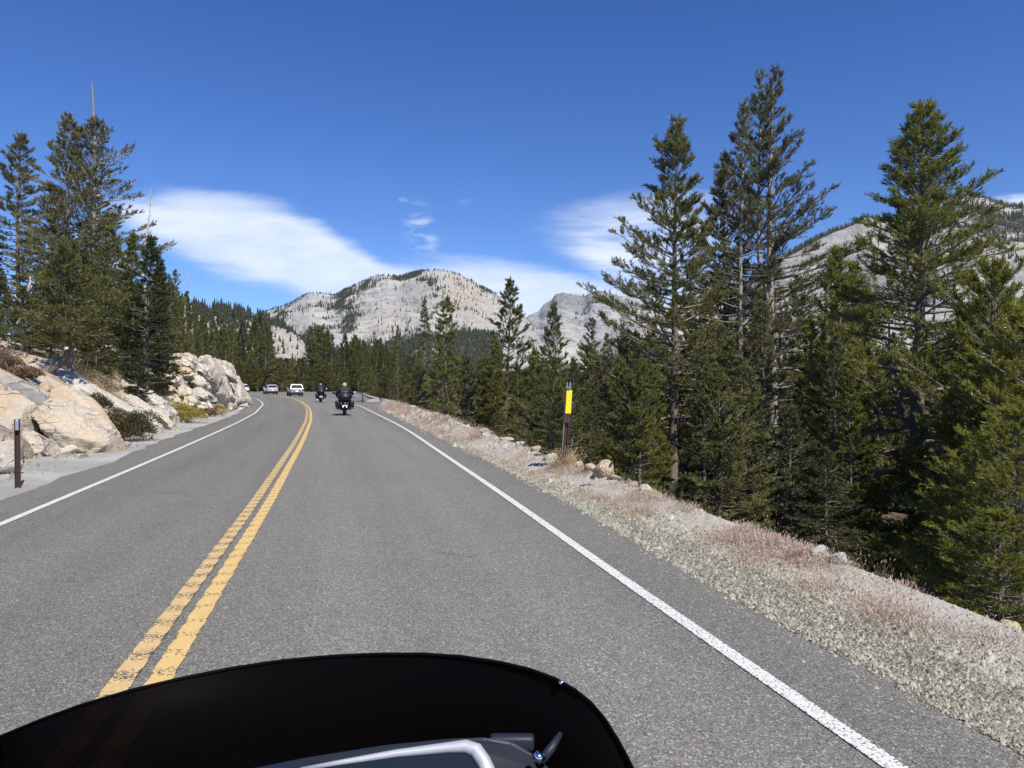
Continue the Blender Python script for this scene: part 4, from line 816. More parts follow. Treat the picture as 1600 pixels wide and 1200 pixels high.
def build_trees():
    rnd = random.Random(3)
    G = 'pines below the right side of the road'
    # --- individually built trees of the right side
    A = make_tree('pine_tree', 1, 14, .20, .20, 2.75, .92, 158, (-8, 12, 48), 8.5, 18, .16, .12, .011, .42, ecc=(.2, 3.0), twigvis=True)
    place(A, 1050, 187, 30, 'tall open lodgepole pine with long boughs reaching left, nearest the middle of the picture', G, rot=0)
    B = make_tree('pine_tree', 2, 15.5, .22, .22, 2.75, .95, 160, (-5, 18, 52), 8.5, 16, .15, .11, .010, .40, twin=True, needle=NEED_G, bark=BARKP, ecc=(.25, .2))
    place(B, 1208, 105, 34, 'tallest pine with a forked double top and grey-green foliage', G, rot=0)
    C = make_tree('pine_tree', 3, 14.5, .14, .30, 1.4, 1.0, 120, (-10, 10, 50), 6, 13, .12, .10, .010, .5, needle=NEED_G, bark=BARKP, bare=.6)
    place(C, 1157, 150, 33, 'thin sparse pine with a spiky top and pale trunk, left of the forked pine', G, rot=.6)
    A2 = make_tree('pine_tree', 4, 14, .17, .22, 2.4, .85, 140, (-8, 10, 50), 8, 15, .15, .12, .011, .45)
    place(A2, 1138, 243, 38, 'blunt-topped pine tucked behind the thin sparse one', G, rot=2)
    D = make_tree('pine_tree', 5, 13.3, .27, .10, 3.5, .86, 270, (-12, 8, 36), 8, 13, .17, .11, .011, .18, curve=.10, start=.12, needle=NEED_B, stems=[(.33, 2.7, .8, .58, .10), (.30, .4, .6, .62, .11), (.26, 3.4, 1.5, .45, .09), (.31, .1, 1.3, .52, .09)], lowtaper=4, ecc=(.1, 0), nmul=1)
    place(D, 1432, 164, 22, 'big dense many-stemmed pine with thick trunk standing alone on the right', G, rot=0)
    D2 = make_tree('pine_tree', 6, 9.5, .16, .04, 2.6, .62, 160, (-5, 14, 48), 8, 14, .17, .11, .012, .32, needle=NEED_Y, lowtaper=5, nmul=1)
    place(D2, 1552, 415, 19, 'bushy yellow-green pine at the right edge behind the big one', G, rot=1)
    D3 = copy_tree(D2); 
    def cp(src, px, top, D_, label, **k):
        o = copy_tree(src); o['H'] = src['H']; x = (px-800)/F*D_; zt = CH+(600-top)/F*D_; zb = gz1(x, D_)-.1; s = (zt-zb)/src['H']; w = k.pop('wide', 1)
        o.location = (x, D_, zb); o.scale = (s*w, s*w, s); o.rotation_euler = (0, 0, k.pop('rot', rnd.uniform(0, 6.28))); tag(o, label, 'pine tree', k.get('group', G)); return o
    for c in list(D3.children): bpy.data.objects.remove(c)
    bpy.data.objects.remove(D3)
    cp(D2, 1625, 470, 16.5, 'pine cut by the right frame edge', wide=1.1)
    cp(D2, 1590, 640, 12.5, 'young bright pine low at the right edge', wide=1.25)
    cp(D2, 1525, 700, 14.0, 'young bright pine whose boughs hide the foot of the big pine', wide=1.3)
    cp(D2, 1385, 835, 15.5, 'low spreading pine sapling before the big trunk', wide=2.0)
    cp(D2, 1560, 800, 10.5, 'lowest sapling near the crest by the right frame edge', wide=1.7)
    Y1 = make_tree('pine_tree', 7, 9, .09, .12, 1.15, .8, 90, (5, 35, 66), 9, 14, .15, .11, .011, .4, needle=NEED_B)
    place(Y1, 1298, 392, 27, 'slim young pine with upswept shoots, left of the big one', G, rot=0)
    cp(Y1, 1322, 415, 29, 'second slim young pine close behind the first', wide=1.2)
    cp(Y1, 1345, 455, 31, 'short slim pine between the upswept pair and the big one', wide=1.3)
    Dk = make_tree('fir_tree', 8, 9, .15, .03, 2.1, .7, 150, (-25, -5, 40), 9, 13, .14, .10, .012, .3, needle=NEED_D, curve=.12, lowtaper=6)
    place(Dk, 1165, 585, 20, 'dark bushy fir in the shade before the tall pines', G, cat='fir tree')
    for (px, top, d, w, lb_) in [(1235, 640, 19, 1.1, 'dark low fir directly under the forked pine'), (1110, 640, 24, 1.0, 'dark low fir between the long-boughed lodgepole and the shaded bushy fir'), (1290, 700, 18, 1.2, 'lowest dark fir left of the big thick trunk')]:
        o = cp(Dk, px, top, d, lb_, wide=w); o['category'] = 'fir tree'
    # --- general prototypes
    P1 = make_tree('pine_tree', 11, 12, .13, .14, 1.9, .85, 105, (-12, 12, 50), 8, 12, .17, .13, .019, .38, needle=NEED_A)
    P2 = make_tree('pine_tree', 12, 12, .12, .10, 1.55, .75, 105, (-10, 15, 50), 8, 12, .17, .13, .019, .33, needle=NEED_B)
    P3 = make_tree('pine_tree', 13, 12, .12, .22, 1.9, .9, 90, (-15, 8, 50), 7, 12, .16, .13, .015, .5, needle=NEED_G, bare=.35)
    P4 = make_tree('fir_tree', 14, 12, .13, .06, 1.6, .9, 130, (-22, -5, 40), 8, 10, .16, .12, .017, .25, needle=NEED_F, curve=.1, lowtaper=6)
    P5 = make_tree('pine_tree', 15, 10, .12, .05, 2.1, .62, 110, (-5, 16, 52), 8, 12, .18, .13, .021, .36, needle=NEED_A)
    P6 = make_tree('fir_tree', 16, 12, .12, .04, 1.35, .85, 110, (-18, -4, 40), 7, 9, .17, .14, .022, .3, needle=NEED_D, curve=.1, lowtaper=6)
    used = set()
    def pl(p, px, top, D_, label, group=None, cat='pine tree', wide=1.0): 
        if p.name in used: return cp2(p, px, top, D_, label, group, cat, wide)
        used.add(p.name); x = (px-800)/F*D_; return fit(p, p, x, D_, top, label, group, cat, wide)
    def fit(o, p, x, D_, top, label, group, cat, wide):
        zt = CH+(600-top)/F*D_; zb = gz1(x, D_)-.1; s = max(.25, (zt-zb)/p['H']); o.location = (x, D_, zb); o.scale = (s*wide, s*wide, s); o.rotation_euler = (0, 0, rnd.uniform(0, 6.28)); tag(o, label, cat, group); return o
    def cp2(p, px, top, D_, label, group, cat, wide):
        o = copy_tree(p); return fit(o, p, (px-800)/F*D_, D_, top, label, group, cat, wide)
    G2 = 'conifers lining the right bank beyond the marker post'
    spec = [(P1, 790, 437, 47, 'tallest open pine of the middle right, against the white slab', 'pine tree', 1.05), (P1, 870, 474, 44, 'pointed pine directly above the marker post', 'pine tree', .8), (P3, 927, 497, 40, 'brownish thin pine right of the marker post', 'pine tree', 1.0), (P2, 698, 464, 62, 'dense cone-shaped pine left of the tallest open one, wider of the pair', 'pine tree', 1.15), (P4, 664, 468, 70, 'narrow dark spire left of the dense cone-shaped pine', 'fir tree', .85),
            (P4, 621, 508, 105, 'slender dark spire standing alone over the distant forest', 'fir tree', .8), (P1, 980, 520, 36, 'pine half hidden left of the long-boughed lodgepole', 'pine tree', 1.0), (P5, 730, 560, 52, 'rounded young pine in front of the cone-shaped ones', 'pine tree', 1.0), (P5, 830, 560, 38, 'rounded young pine left of the marker post', 'pine tree', 1.0), (P3, 945, 600, 30, 'greyish young pine behind the tan boulder', 'pine tree', 1.1),
            (P2, 900, 560, 33, 'green cone of a pine close behind the marker post', 'pine tree', .95), (P5, 765, 590, 44, 'low bright pine above the gravel bank', 'pine tree', 1.1), (P2, 855, 620, 30, 'small bright pine left of the rounded tan boulder', 'pine tree', 1.0), (P1, 1010, 560, 27, 'dark pine at the feet of the long-boughed lodgepole', 'pine tree', 1.0), (P3, 1100, 470, 34, 'bare-limbed pine between the two tall groups', 'pine tree', 1.1), (P3, 1250, 430, 38, 'grey bare-limbed pine right of the forked pine', 'pine tree', 1.0), (P3, 1195, 470, 28, 'thin grey pine at the foot of the forked one', 'pine tree', 1.0), (P2, 1270, 500, 30, 'green pine filling in right of the forked one', 'pine tree', 1.0), (P5, 1350, 560, 27, 'green pine behind the big many-stemmed one', 'pine tree', 1.1), (P1, 1480, 520, 30, 'pine seen through the right side of the big one', 'pine tree', 1.0), (P4, 1075, 560, 40, 'dark fir between the lodgepole trunks', 'fir tree', 1.0), (P2, 990, 600, 24, 'small pine where the dark hollow begins', 'pine tree', 1.1)]
    for p, px, top, d, lab, cat, w in spec: pl(p, px, top, d, lab, G2, cat, w)
    # filler bank right: crest from the bend to the dark hollow
    fil = 0
    def ok_place(x, y): return x > RE(y)+1.0
    KW = {P1.name_full: 'olive open-crowned conifer', P2.name_full: 'bright green cone-shaped conifer', P3.name_full: 'grey-green thin conifer', P4.name_full: 'narrow green spire conifer', P5.name_full: 'rounded bushy olive conifer', P6.name_full: 'dark narrow conifer'}
    for i in range(120):
        d = 17+rnd.random()**1.4*95; px = rnd.uniform(600, 1640) if d > 40 else rnd.uniform(820, 1640); x = (px-800)/F*d
        if not ok_place(x, d) or x-RE(d) > 48: continue
        lim = np.interp(px, [600, 700, 800, 900, 1000, 1100, 1250, 1400, 1640], [545, 535, 530, 522, 515, 500, 490, 520, 520]); top = lim+rnd.uniform(0, 80)+max(0, 30-d)*2.5
        
        if (d < 30 and 1030 < px < 1070) or (d < 26 and 1370 < px < 1490): continue
        if px > 1000 and d > 30 and i % 3: top = max(top, 590)
        p = rnd.choice([P1, P2, P3, P5, P5, P4, P2, P6]); pl(p, px, top, d, f'{KW[p.name_full]} {"far along the bank near the bend" if px < 760 else "in the crowd behind the marker post" if px < 960 else "in the shade around the tall pine trunks" if px < 1290 else "behind and beside the big many-stemmed pine"}', 'conifer crowd on the right bank', 'fir tree' if p in (P4, P6) else 'pine tree', rnd.uniform(.9, 1.2)); fil += 1
    # deep gloom behind on the right
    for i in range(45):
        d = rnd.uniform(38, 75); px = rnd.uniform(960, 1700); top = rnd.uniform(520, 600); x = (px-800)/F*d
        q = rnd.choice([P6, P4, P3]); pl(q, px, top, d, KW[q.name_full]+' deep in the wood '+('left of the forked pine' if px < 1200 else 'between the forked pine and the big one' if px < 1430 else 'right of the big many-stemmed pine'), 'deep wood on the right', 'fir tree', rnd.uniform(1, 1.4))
    # forest across the end of the road
    tops = lambda px: np.interp(px, [300, 330, 360, 390, 410, 430, 455, 480, 500, 530, 560, 600, 640, 700], [535, 520, 510, 500, 492, 512, 545, 512, 508, 520, 525, 530, 545, 560])
    for i in range(120):
        px = rnd.uniform(292, 660); d = rnd.uniform(150, 225); top = tops(px)+abs(rnd.gauss(0, 14))+(0 if i % 4 else -4)
        if 425 < px < 475: top = max(top, 560)
        q = rnd.choice([P4, P4, P6, P2, P1, P5, P2]); pl(q, px, top, d, KW[q.name_full]+' in the forest wall '+('behind the bend outcrop' if px < 375 else 'above the silver cars' if px < 475 else 'above the two riders' if px < 560 else 'right of the riders beyond the pull-out'), 'forest wall beyond the bend', 'fir tree' if i % 2 else 'pine tree', rnd.uniform(.85, 1.15))
    for i in range(34):   # low front row that closes the gaps
        px = rnd.uniform(370, 640); d = rnd.uniform(150, 158) if px < 560 else rnd.uniform(100, 140); x = (px-800)/F*d
        if px >= 560 and not ok_place(x, d): continue
        q = rnd.choice([P5, P2, P5]); pl(q, px, rnd.uniform(560, 588), d, 'short '+KW[q.name_full]+' at the front of the wood '+('behind the silver cars' if px < 475 else 'behind the riders' if px < 560 else 'past the pull-out'), 'front row of the forest wall', 'pine tree', rnd.uniform(1.2, 1.6))
    # left of the road beyond the outcrop
    for i in range(30):
        px = rnd.uniform(255, 400); d = rnd.uniform(75, 135); x = (px-800)/F*d
        if x > LB(d)-2: continue
        pl(rnd.choice([P4, P6, P4, P1]), px, rnd.uniform(505, 560), d, 'dark fir behind the ochre and white outcrop', 'firs behind the bend outcrop', 'fir tree', rnd.uniform(1, 1.3))
    # --- left hillside
    GL = 'trees on the left hillside'
    LA = make_tree('pine_tree', 21, 13, .17, .10, 2.0, .72, 150, (-15, 5, 50), 8, 14, .16, .12, .014, .42, needle=NEED_G)
    place(LA, 30, 208, 44, 'tall slender pine nearest the left frame edge, blue sky on both sides', GL, rot=0)
    LBt = make_tree('pine_tree', 22, 14, .20, .12, 2.8, .72, 160, (-12, 8, 45), 8, 10, .16, .12, .019, .40, needle=NEED_G, bark=BARKP)
    place(LBt, 106, 182, 42, 'tall grey-green pine, left of the two that stand together', GL, rot=0)
    LC = make_tree('pine_tree', 23, 15, .21, .15, 2.8, .62, 155, (-5, 15, 45), 7, 9, .14, .11, .017, .45, needle=NEED_G, bark=BARKP, limb=DEADW, dead_top=.13, ecc=(.15, 0), bare=.15, rmin=.035)
    # thin weathered leader above the live crown
    place(LC, 142, 130, 43, 'tallest left pine with a bleached dead leader above thin foliage', GL, rot=0)
    for c in LC.children:
        if c.name.startswith('trunk'): c.data.materials[0] = BARKP
    sp = [(P5, 110, 400, 36, 'rounded bushy pine under the two tall left pines', 1.2), (P5, 60, 470, 32, 'low bushy pine beside the bleached dead branch', 1.2), (P1, 180, 352, 37, 'broad dark pine right of the tallest left pine', 1.2), (P2, 205, 365, 38, 'pine between the broad dark one and the narrow fir', 1.0), (P5, 10, 480, 30, 'bushy pine at the left frame edge', 1.2), (P5, 130, 480, 29, 'low bright pine with boughs over the pale sheet', 1.3), (P1, 85, 330, 46, 'shaded pine behind the tall left pair', 1.3), (P5, 170, 440, 31, 'mid-height pine left of the narrow dark fir', 1.1),
          (P5, 35, 520, 27, 'lowest pine on the hillside above the brown shrub', 1.4), (P1, 150, 300, 48, 'shaded pine backing the two tall left pines', 1.2), (P1, -20, 330, 42, 'pine cut by the left frame edge', 1.1), (P2, 150, 410, 34, 'green pine filling the middle of the left grove', 1.2), (P5, 195, 470, 32, 'rounded pine touching the narrow dark fir', 1.1), (P5, -30, 470, 25, 'bushy pine mostly outside the left frame edge', 1.5), (P5, 80, 505, 26.5, 'low bushy pine whose boughs brush the pale sheet', 1.6), (P5, 150, 500, 28.5, 'low bushy pine left of the fir sapling', 1.5), (P2, 252, 412, 46, 'green spire stepping down right of the narrow fir', 1.0), (P4, 266, 432, 50, 'dark spire behind the outcrop, right of the green one', 1.0), (P2, 282, 462, 54, 'lower green spire above the left end of the outcrop', 1.1), (P4, 302, 478, 62, 'dark spire above the middle of the outcrop', 1.1), (P2, 318, 492, 68, 'green spire above the right half of the outcrop', 1.2), (P4, 334, 500, 76, 'dark spire near the right end of the outcrop', 1.2)]
    for p, px, top, d, lab, w in sp: pl(p, px, top, d, lab, GL, 'pine tree', w)
    LF = make_tree('fir_tree', 24, 10, .14, .02, 1.5, .62, 170, (-20, 5, 50), 9, 9, .13, .10, .016, .35, needle=NEED_D, curve=.12, lowtaper=8, nmul=1.2)
    place(LF, 228, 370, 31, 'dense dark narrow fir rising from the rocks left of the bend outcrop', GL, cat='fir tree', wide=1.25)
    o = cp(LF, 248, 408, 34, 'smaller dark fir close behind the dense narrow one', wide=.8, group=GL); o['category'] = 'fir tree'
    o = cp(LF, 215, 545, 27.5, 'bushy dark sapling at the foot of the narrow fir', wide=1.7, group=GL); o['category'] = 'fir tree'
    pl(P3, 272, 422, 62, 'thin greyish pine right of the dark firs', GL, 'pine tree', 1.0); pl(P4, 292, 455, 66, 'fir under the small dead spire', GL, 'fir tree', 1.1); pl(P4, 260, 470, 60, 'dark fir filling behind the outcrop top', GL, 'fir tree', 1.1); pl(P3, 205, 360, 52, 'thin grey pine seen beside the bare snag', GL, 'pine tree', .8)
    for i in range(26):
        d = rnd.uniform(40, 75); px = rnd.uniform(-60, 300); x = (px-800)/F*d
        pl(rnd.choice([P4, P1, P6]), px, np.interp(px, [-60, 0, 60, 180, 240, 300], [470, 470, 440, 420, 470, 510])+rnd.uniform(0, 50), d, 'shaded conifer at the back of the left grove', 'back of the left grove', 'fir tree' if i % 2 else 'pine tree', rnd.uniform(1, 1.3))
    s1 = snag('dead_tree', 5, 12, .12, 34, .9, lean=.02, low=.45); place(s1, 226, 292, 40, 'tall bleached snag rising above the narrow dark fir', GL, 'dead tree', rot=0)
    s2 = snag('dead_tree', 6, 10, .10, 46, .9, lean=.02, low=.5); place(s2, 290, 422, 66, 'small dead spire with short stubs, right of the left grove', GL, 'dead tree', rot=0)
    # gnarled bleached dead trunk and leaning trunk
    bm = newbm(); q = [pix(37, 530, 27.40), pix(37, 512, 27.40), pix(35, 496, 27.20), pix(36, 478, 27.10), pix(40, 462, 27.10), pix(47, 452, 27.00), pix(50, 446, 26.90)]
    q[0].z = gz1(q[0].x, q[0].y)-.15; q[0].x += .15
    tube(bm, q, [.11, .10, .09, .075, .06, .04, .02], 8); tube(bm, [q[3], pix(30, 470, 26.80), pix(25, 466, 26.60), pix(23, 460, 26.50)], [.07, .05, .035, .015], 6); tube(bm, [q[4], pix(48, 440, 27.10), pix(46, 426, 27.20)], [.05, .035, .012], 6); tube(bm, [q[2], pix(30, 500, 27.00), pix(26, 506, 26.80)], [.06, .04, .02], 6)
    tag(bmobj('dead_tree', bm, DEADW, smooth=True), 'gnarled bleached dead trunk with crooked arms among the low left pines', 'dead tree')
    bm = newbm(); p0 = pix(62, 572, 24); p0.z = gz1(p0.x, p0.y)-.1
    tube(bm, [p0-Vector((.1, 0, .2)), p0+Vector((.2, .1, .2)), p0+Vector((.5, .2, .45)), p0+Vector((.8, .3, .8)), p0+Vector((.95, .35, 1.3))], [.20, .16, .13, .10, .06], 9)
    rt = empty('leaning_pine', p0); t1 = bmobj('trunk', bm, BARK, None, True); t1.parent = rt; t1.matrix_parent_inverse = Matrix.Translation(-Vector(p0))
    P7 = make_tree('pine_tree', 31, 3.2, .06, .1, 1.3, .5, 60, (-20, 5, 50), 10, 13, .15, .11, .014, .4, needle=NEED_A); 
    for c in list(P7.children):
        c.parent = rt; c.location = (.85, .3, .75)
        if c.name.startswith('trunk'): c.name = 'upper_stem'
    bpy.data.objects.remove(P7); tag(rt, 'leaning pine with thick trunk casting a shadow down the pale sheet', 'pine tree', GL)
    lg = [Vector((-16.6, 24.5, gz1(-16.6, 24.5)+.12)), Vector((-16.4, 25.2, gz1(-16.4, 25.2)+.12)), Vector((-16.1, 26, gz1(-16.1, 26)+.12))]; bm = newbm(); tube(bm, lg, [.14, .12, .08], 8); tag(bmobj('fallen_log', bm, DEADW, smooth=True), 'short grey fallen log under the left pines', 'log')
    # unused prototypes are not left lying in the scene
    for p in (P1, P2, P3, P4, P5, P6):
        if p.name not in used:
            for c in list(p.children): bpy.data.objects.remove(c)
            bpy.data.objects.remove(p)
build_trees()
#PART4
# ------------------------------------------------------------------ gravel, grass, shrubs
def leafcloud(P, D, L, w, rng, jit=.5):
    """diamond leaves at P pointing along D"""
    n = len(P); D = unit(D+rng.randn(n, 3)*jit); L = L*rng.uniform(.6, 1.3, n); a = P+D*L[:, None]; s = unit(np.cross(D, rng.randn(n, 3)))*(w*rng.uniform(.7, 1.3, n))[:, None]; mid = P+(a-P)*.45
    V = np.stack([P, mid-s, a, mid+s], 1).reshape(-1, 3); return V, np.arange(len(V)).reshape(-1, 4)
def shrub(px, py, D, w, h, label, m, n=2600, leaf=.05, seed=1, depth=None, lumps=9, group=None, stems=30, cat='shrub', name='shrub'):
    rng = np.random.RandomState(seed); p = pix(px, py, D); z0 = gz1(p.x, p.y); root = empty(name, (p.x, p.y, min(z0, p.z+.1)-.05)); dp = depth or w*.8
    c = np.stack([rng.uniform(-.36, .36, lumps)*w, rng.uniform(-.36, .36, lumps)*dp, rng.uniform(.15, .62, lumps)*h], 1); c[0] = (0, 0, .6*h); r = rng.uniform(.20, .34, lumps)
    k = rng.randint(0, lumps, n); d = unit(rng.randn(n, 3)); d[:, 2] = np.abs(d[:, 2])*.9-.15; rr = rng.uniform(.55, 1.08, n)
    P = c[k]+d*rr[:, None]*np.stack([r[k]*w*.9, r[k]*dp*.9, r[k]*h*1.25], 1); P[:, 2] = np.maximum(P[:, 2], .02)
    V, Fc = leafcloud(P, d+np.array([0, 0, .6]), leaf, leaf*.28, rng); npmesh('foliage', V, Fc, m, root)
    t = np.linspace(0, 1, 4); e = c[rng.randint(0, lumps, stems)]+rng.randn(stems, 3)*np.array([w, dp, h])*.16; e[:, 2] = np.abs(e[:, 2])+.15*h
    b = e*np.array([.35, .35, 0]); SPp = b[:, None]+(e-b)[:, None]*t[None, :, None]; SPp[:, 1:3, :2] += rng.randn(stems, 2, 2)*.02
    V, Fc = tubes_np(SPp, (.008*(1-.7*t))[None]*np.ones((stems, 1)), 3); npmesh('stems', V, Fc, LIMB, root)
    return tag(root, label, cat, group)
def m_gravelstone():
    m, t = mat('gravel_stone'); at = attr(t); tr = t.node('ShaderNodeSeparateColor', {0: at[0]}).outputs
    c = t.mix(tr[0], (.070, .067, .055), (.43, .41, .325)); c = t.mix(t.m('MULTIPLY', tr[1], .35), c, (.28, .31, .30)); finish(t, c, .9, spec=.2); return m
GST = m_gravelstone()
def stones(name, P, S, label, seed=0, bright=(0.05, 1)):
    rng = np.random.RandomState(seed); n = len(P)
    base = np.array([[1, 0, 0], [0, 1, 0], [-1, 0, 0], [0, -1, 0], [0, 0, 1], [0, 0, -1.]]); F8 = np.array([[0, 1, 4], [1, 2, 4], [2, 3, 4], [3, 0, 4]])
    v = base[None]*rng.uniform(.55, 1.15, (n, 6, 1))+rng.randn(n, 6, 3)*.16; v *= rng.uniform(.6, 1.2, (n, 1, 3))*np.array([1, 1, .8]); v[:, :4, 2] -= .45; a = rng.rand(n)*6.28; ca, sa = np.cos(a)[:, None], np.sin(a)[:, None]
    x = v[..., 0]*ca-v[..., 1]*sa; y = v[..., 0]*sa+v[..., 1]*ca; v = np.stack([x, y, v[..., 2]], -1)*S[:, None, None]+P[:, None]
    Fc = (F8[None]+(np.arange(n)*6)[:, None, None]).reshape(-1, 3); b = rng.uniform(bright[0], bright[1], n); C = np.repeat(np.stack([b, rng.rand(n)**3, 0*b], 1), 6, 0)
    o = npmesh(name, v.reshape(-1, 3), Fc, GST, cols=C); return tag(o, label, kind='stuff')
def build_cover():
    rng = np.random.RandomState(77)
    crest = lambda Y: RE(Y)-np.interp(Y, [0, 10, 20, 40], [.4, .62, .9, 1.1])
    n = 56000; Y = 2.5+52*rng.rand(n)**2.2; u = rng.beta(1.0, 1.1, n); xa = XA(Y); X = xa-.10+(crest(Y)+.25-xa+.10)*u-np.where(rng.rand(n) < .06, rng.rand(n)*.18, 0)
    S = np.minimum((.0058+.0009*Y)*rng.lognormal(0, .45, n), .03+.0003*Y); P = np.stack([X, Y, gz(X, Y)+S*.25], 1)
    P[:, 2] = np.maximum(P[:, 2], np.where(X < xa+.03, .004, -1)); stones('gravel', P, S, 'pale crushed gravel along the right edge of the tarmac', 1)
    n = 11000; Y = 3+40*rng.rand(n)**1.6; X = crest(Y)+rng.uniform(-.1, 1, n)*(RE(Y)+.3-crest(Y)); S = (.005+.0011*Y)*rng.lognormal(0, .55, n); stones('crest_stones', np.stack([X, Y, gz(X, Y)+S*.2], 1), S, 'pale small stones on the crest between the dry tufts', 2, (.35, 1.15))
    n = 7000; Y = 9+55*rng.rand(n)**1.3; X = LB(Y)+rng.beta(.8, 2.2, n)*(XL(Y)-LB(Y))-.2; S = (.010+.0006*Y)*rng.lognormal(0, .6, n); stones('shoulder_stones', np.stack([X, Y, gz(X, Y)+S*.2], 1), S, 'small stones on the grey strip between rocks and road', 3, (.2, .9))
    n = 260; Y = 3+20*rng.rand(n)**1.4; X = XA(Y)-rng.exponential(.25, n); S = .006*rng.lognormal(0, .4, n)+.0003*Y; stones('loose_grit', np.stack([X, Y, 0*X+S*.4], 1), S, 'grit strayed onto the edge of the tarmac', 4, (.2, .8))
    # pink-brown dry ground cover on the crest
    def tufts(name, C, nb, hr, w, m, label, spread, sd_, up=.8):
        r = np.random.RandomState(sd_); k = np.repeat(np.arange(len(C)), nb); n_ = len(k); off = r.randn(n_, 2)*spread*C[k, 3:4]; P = np.stack([C[k, 0]+off[:, 0], C[k, 1]+off[:, 1], C[k, 2]], 1); P[:, 2] = gz(P[:, 0], P[:, 1])-.01
        d = np.stack([off[:, 0]/spread*.5, off[:, 1]/spread*.5, np.full(n_, up)], 1)+r.randn(n_, 3)*.35; d[:, 2] = np.abs(d[:, 2]); d = unit(d); L = r.uniform(hr[0], hr[1], n_)*C[k, 3]; ww = w*(1+P[:, 1]*.05)
        s = unit(np.cross(d, r.randn(n_, 3)))*ww[:, None]; tip = P+d*L[:, None]; V = np.stack([P-s*.6, P+s*.6, tip], 1).reshape(-1, 3)
        # small heads
        H = tip-d*(.012); s2 = s*1.9; V2 = np.stack([H-s2, H+s2, tip+d*.012], 1).reshape(-1, 3); V = np.concatenate([V, V2]); o = npmesh(name, V, np.arange(len(V)).reshape(-1, 3), m); return tag(o, label, kind='stuff')
    n = 1500; Y = 3.2+52*rng.rand(n)**1.7; cr = crest(Y); w_ = RE(Y)+.12-cr; X = cr+w_*rng.beta(1.4, 1.1, n)-.12*rng.rand(n); den = vn(Y*.9, X*2.2, 0, 15)+.6*vn(Y*2.3, X*4, 0, 6); k = den > .02-.30*(Y < 13)
    C = np.stack([X, Y, 0*X, rng.uniform(.7, 1.35, n)*(1+Y*.008)], 1)[k]; near = C[:, 1] < 16
    tufts('dry_ground_cover', C[near], 130, (.030, .085), .0013, GRASP, 'pinkish dry ground cover along the crest of the right bank', .075, 5)
    tufts('dry_ground_cover', C[~near], 40, (.06, .15), .0035, GRASP, 'pinkish dry ground cover farther along the right crest', .11, 6)
    n = 150; Y = 4+26*rng.rand(n)**1.3; X = RE(Y)+rng.uniform(-.75, .12, n); tufts('tan_grass', np.stack([X, Y, 0*X, rng.uniform(.8, 1.4, n)], 1), 9, (.10, .24), .0018, GRAST, 'thin tan grass stalks standing on the right crest', .05, 7, 1.6)
    Cp = np.array([[.92+rng.randn()*.07, 12.6+rng.randn()*.1, 0, 1.0] for _ in range(12)]); tufts('tan_grass', Cp, 40, (.12, .34), .003, GRAST, 'orange-tan grass tuft round the foot of the marker post', .06, 8, 1.6)
    # left side dry grass between the sheets
    Cs = []
    for (px0, px1, d0, d1, k_) in [(130, 190, 25, 33, 60), (290, 350, 38, 42, 46), (255, 315, 36.5, 44, 70), (200, 262, 26, 29, 30), (90, 140, 26, 31, 26)]:
        for _ in range(k_): 
            D = rng.uniform(d0, d1); px = rng.uniform(px0, px1); x = (px-800)/F*D
            if x < LB(D)+.3: Cs.append((x, D, 0, rng.uniform(.9, 1.7)))
    tufts('dry_grass', np.array(Cs), 60, (.12, .30), .006, GRAST, 'golden dry grass between the rocks left of the road', .16, 9, 1.2)
    # a twig on the gravel, and a dark rod standing in for the post's shadow
    for i, (a, b, lab) in enumerate([((835, 728), (857, 733), 'dark rod on the gravel standing in for the shadow of the marker post'), ((905, 768), (930, 771), 'thin stick on the gravel right of the marker post')]):
        p, q = [Vector(((x-800)/F*(1840/(y-600)), 1840/(y-600), 0)) for x, y in (a, b)]; p.z = gz1(p.x, p.y)+.02; q.z = gz1(q.x, q.y)+.02
        bm = newbm(); tube(bm, [p, p.lerp(q, .5)+Vector((0, .02, .015)), q], [.012, .010, .005], 6); tag(bmobj('stick', bm, BARK, smooth=True), lab, 'stick')
    S = 'shrubs on the left rocks'
    shrub(212, 690, 20.6, 1.35, 1.05, 'large brown-green shrub at the foot of the long pale sheet', SHR, 5200, .055, 1, 1.2, 12, S)
    shrub(178, 672, 20.8, 1.1, .95, 'brown-green shrub leaning on the largest slab boulder', SHR, 4200, .055, 2, 1.0, 10, S)
    shrub(150, 640, 21.2, .9, .75, 'small brown shrub above the largest slab boulder', SHR, 2600, .055, 3, .9, 8, S)
    shrub(205, 662, 22.5, 1.0, .6, 'low brown-green shrub between boulder and pale sheet', SHR, 2600, .055, 4, .9, 8, S)
    shrub(22, 590, 20.0, 1.3, .75, 'brown dry shrub on the pale sheet at the left edge', SHRB, 4200, .05, 5, 1.0, 10, S)
    shrub(50, 600, 20.4, .7, .42, 'low dry brown shrub beside the grey wedge rock', SHRB, 2200, .05, 6, .7, 8, S)
    shrub(-15, 580, 20.0, 1.1, .8, 'brown shrub cut by the left frame edge', SHRB, 2600, .05, 7, .9, 8, S)
    shrub(286, 664, 30.5, 1.75, .95, 'yellow-green rabbitbrush at the base of the bend outcrop', SHRY, 5600, .055, 8, 1.3, 12, S, 40)
    shrub(262, 666, 28.6, .75, .5, 'small greenish bush between the ledge and the yellow bush', SHRY, 1800, .05, 9, .7, 7, S)
    shrub(128, 574, 28, .9, .45, 'tiny olive bush in the dry grass above the sheets', SHR, 1500, .05, 10, .7, 7, S)
    shrub(340, 650, 38.2, 1.5, .75, 'rusty tan brush along the foot of the bend outcrop', GRAST, 2600, .07, 11, .9, 8, S)
    shrub(322, 653, 36.2, .9, .55, 'rusty brush near the tarmac by the bend', SHRB, 1800, .06, 12, .8, 7, S)
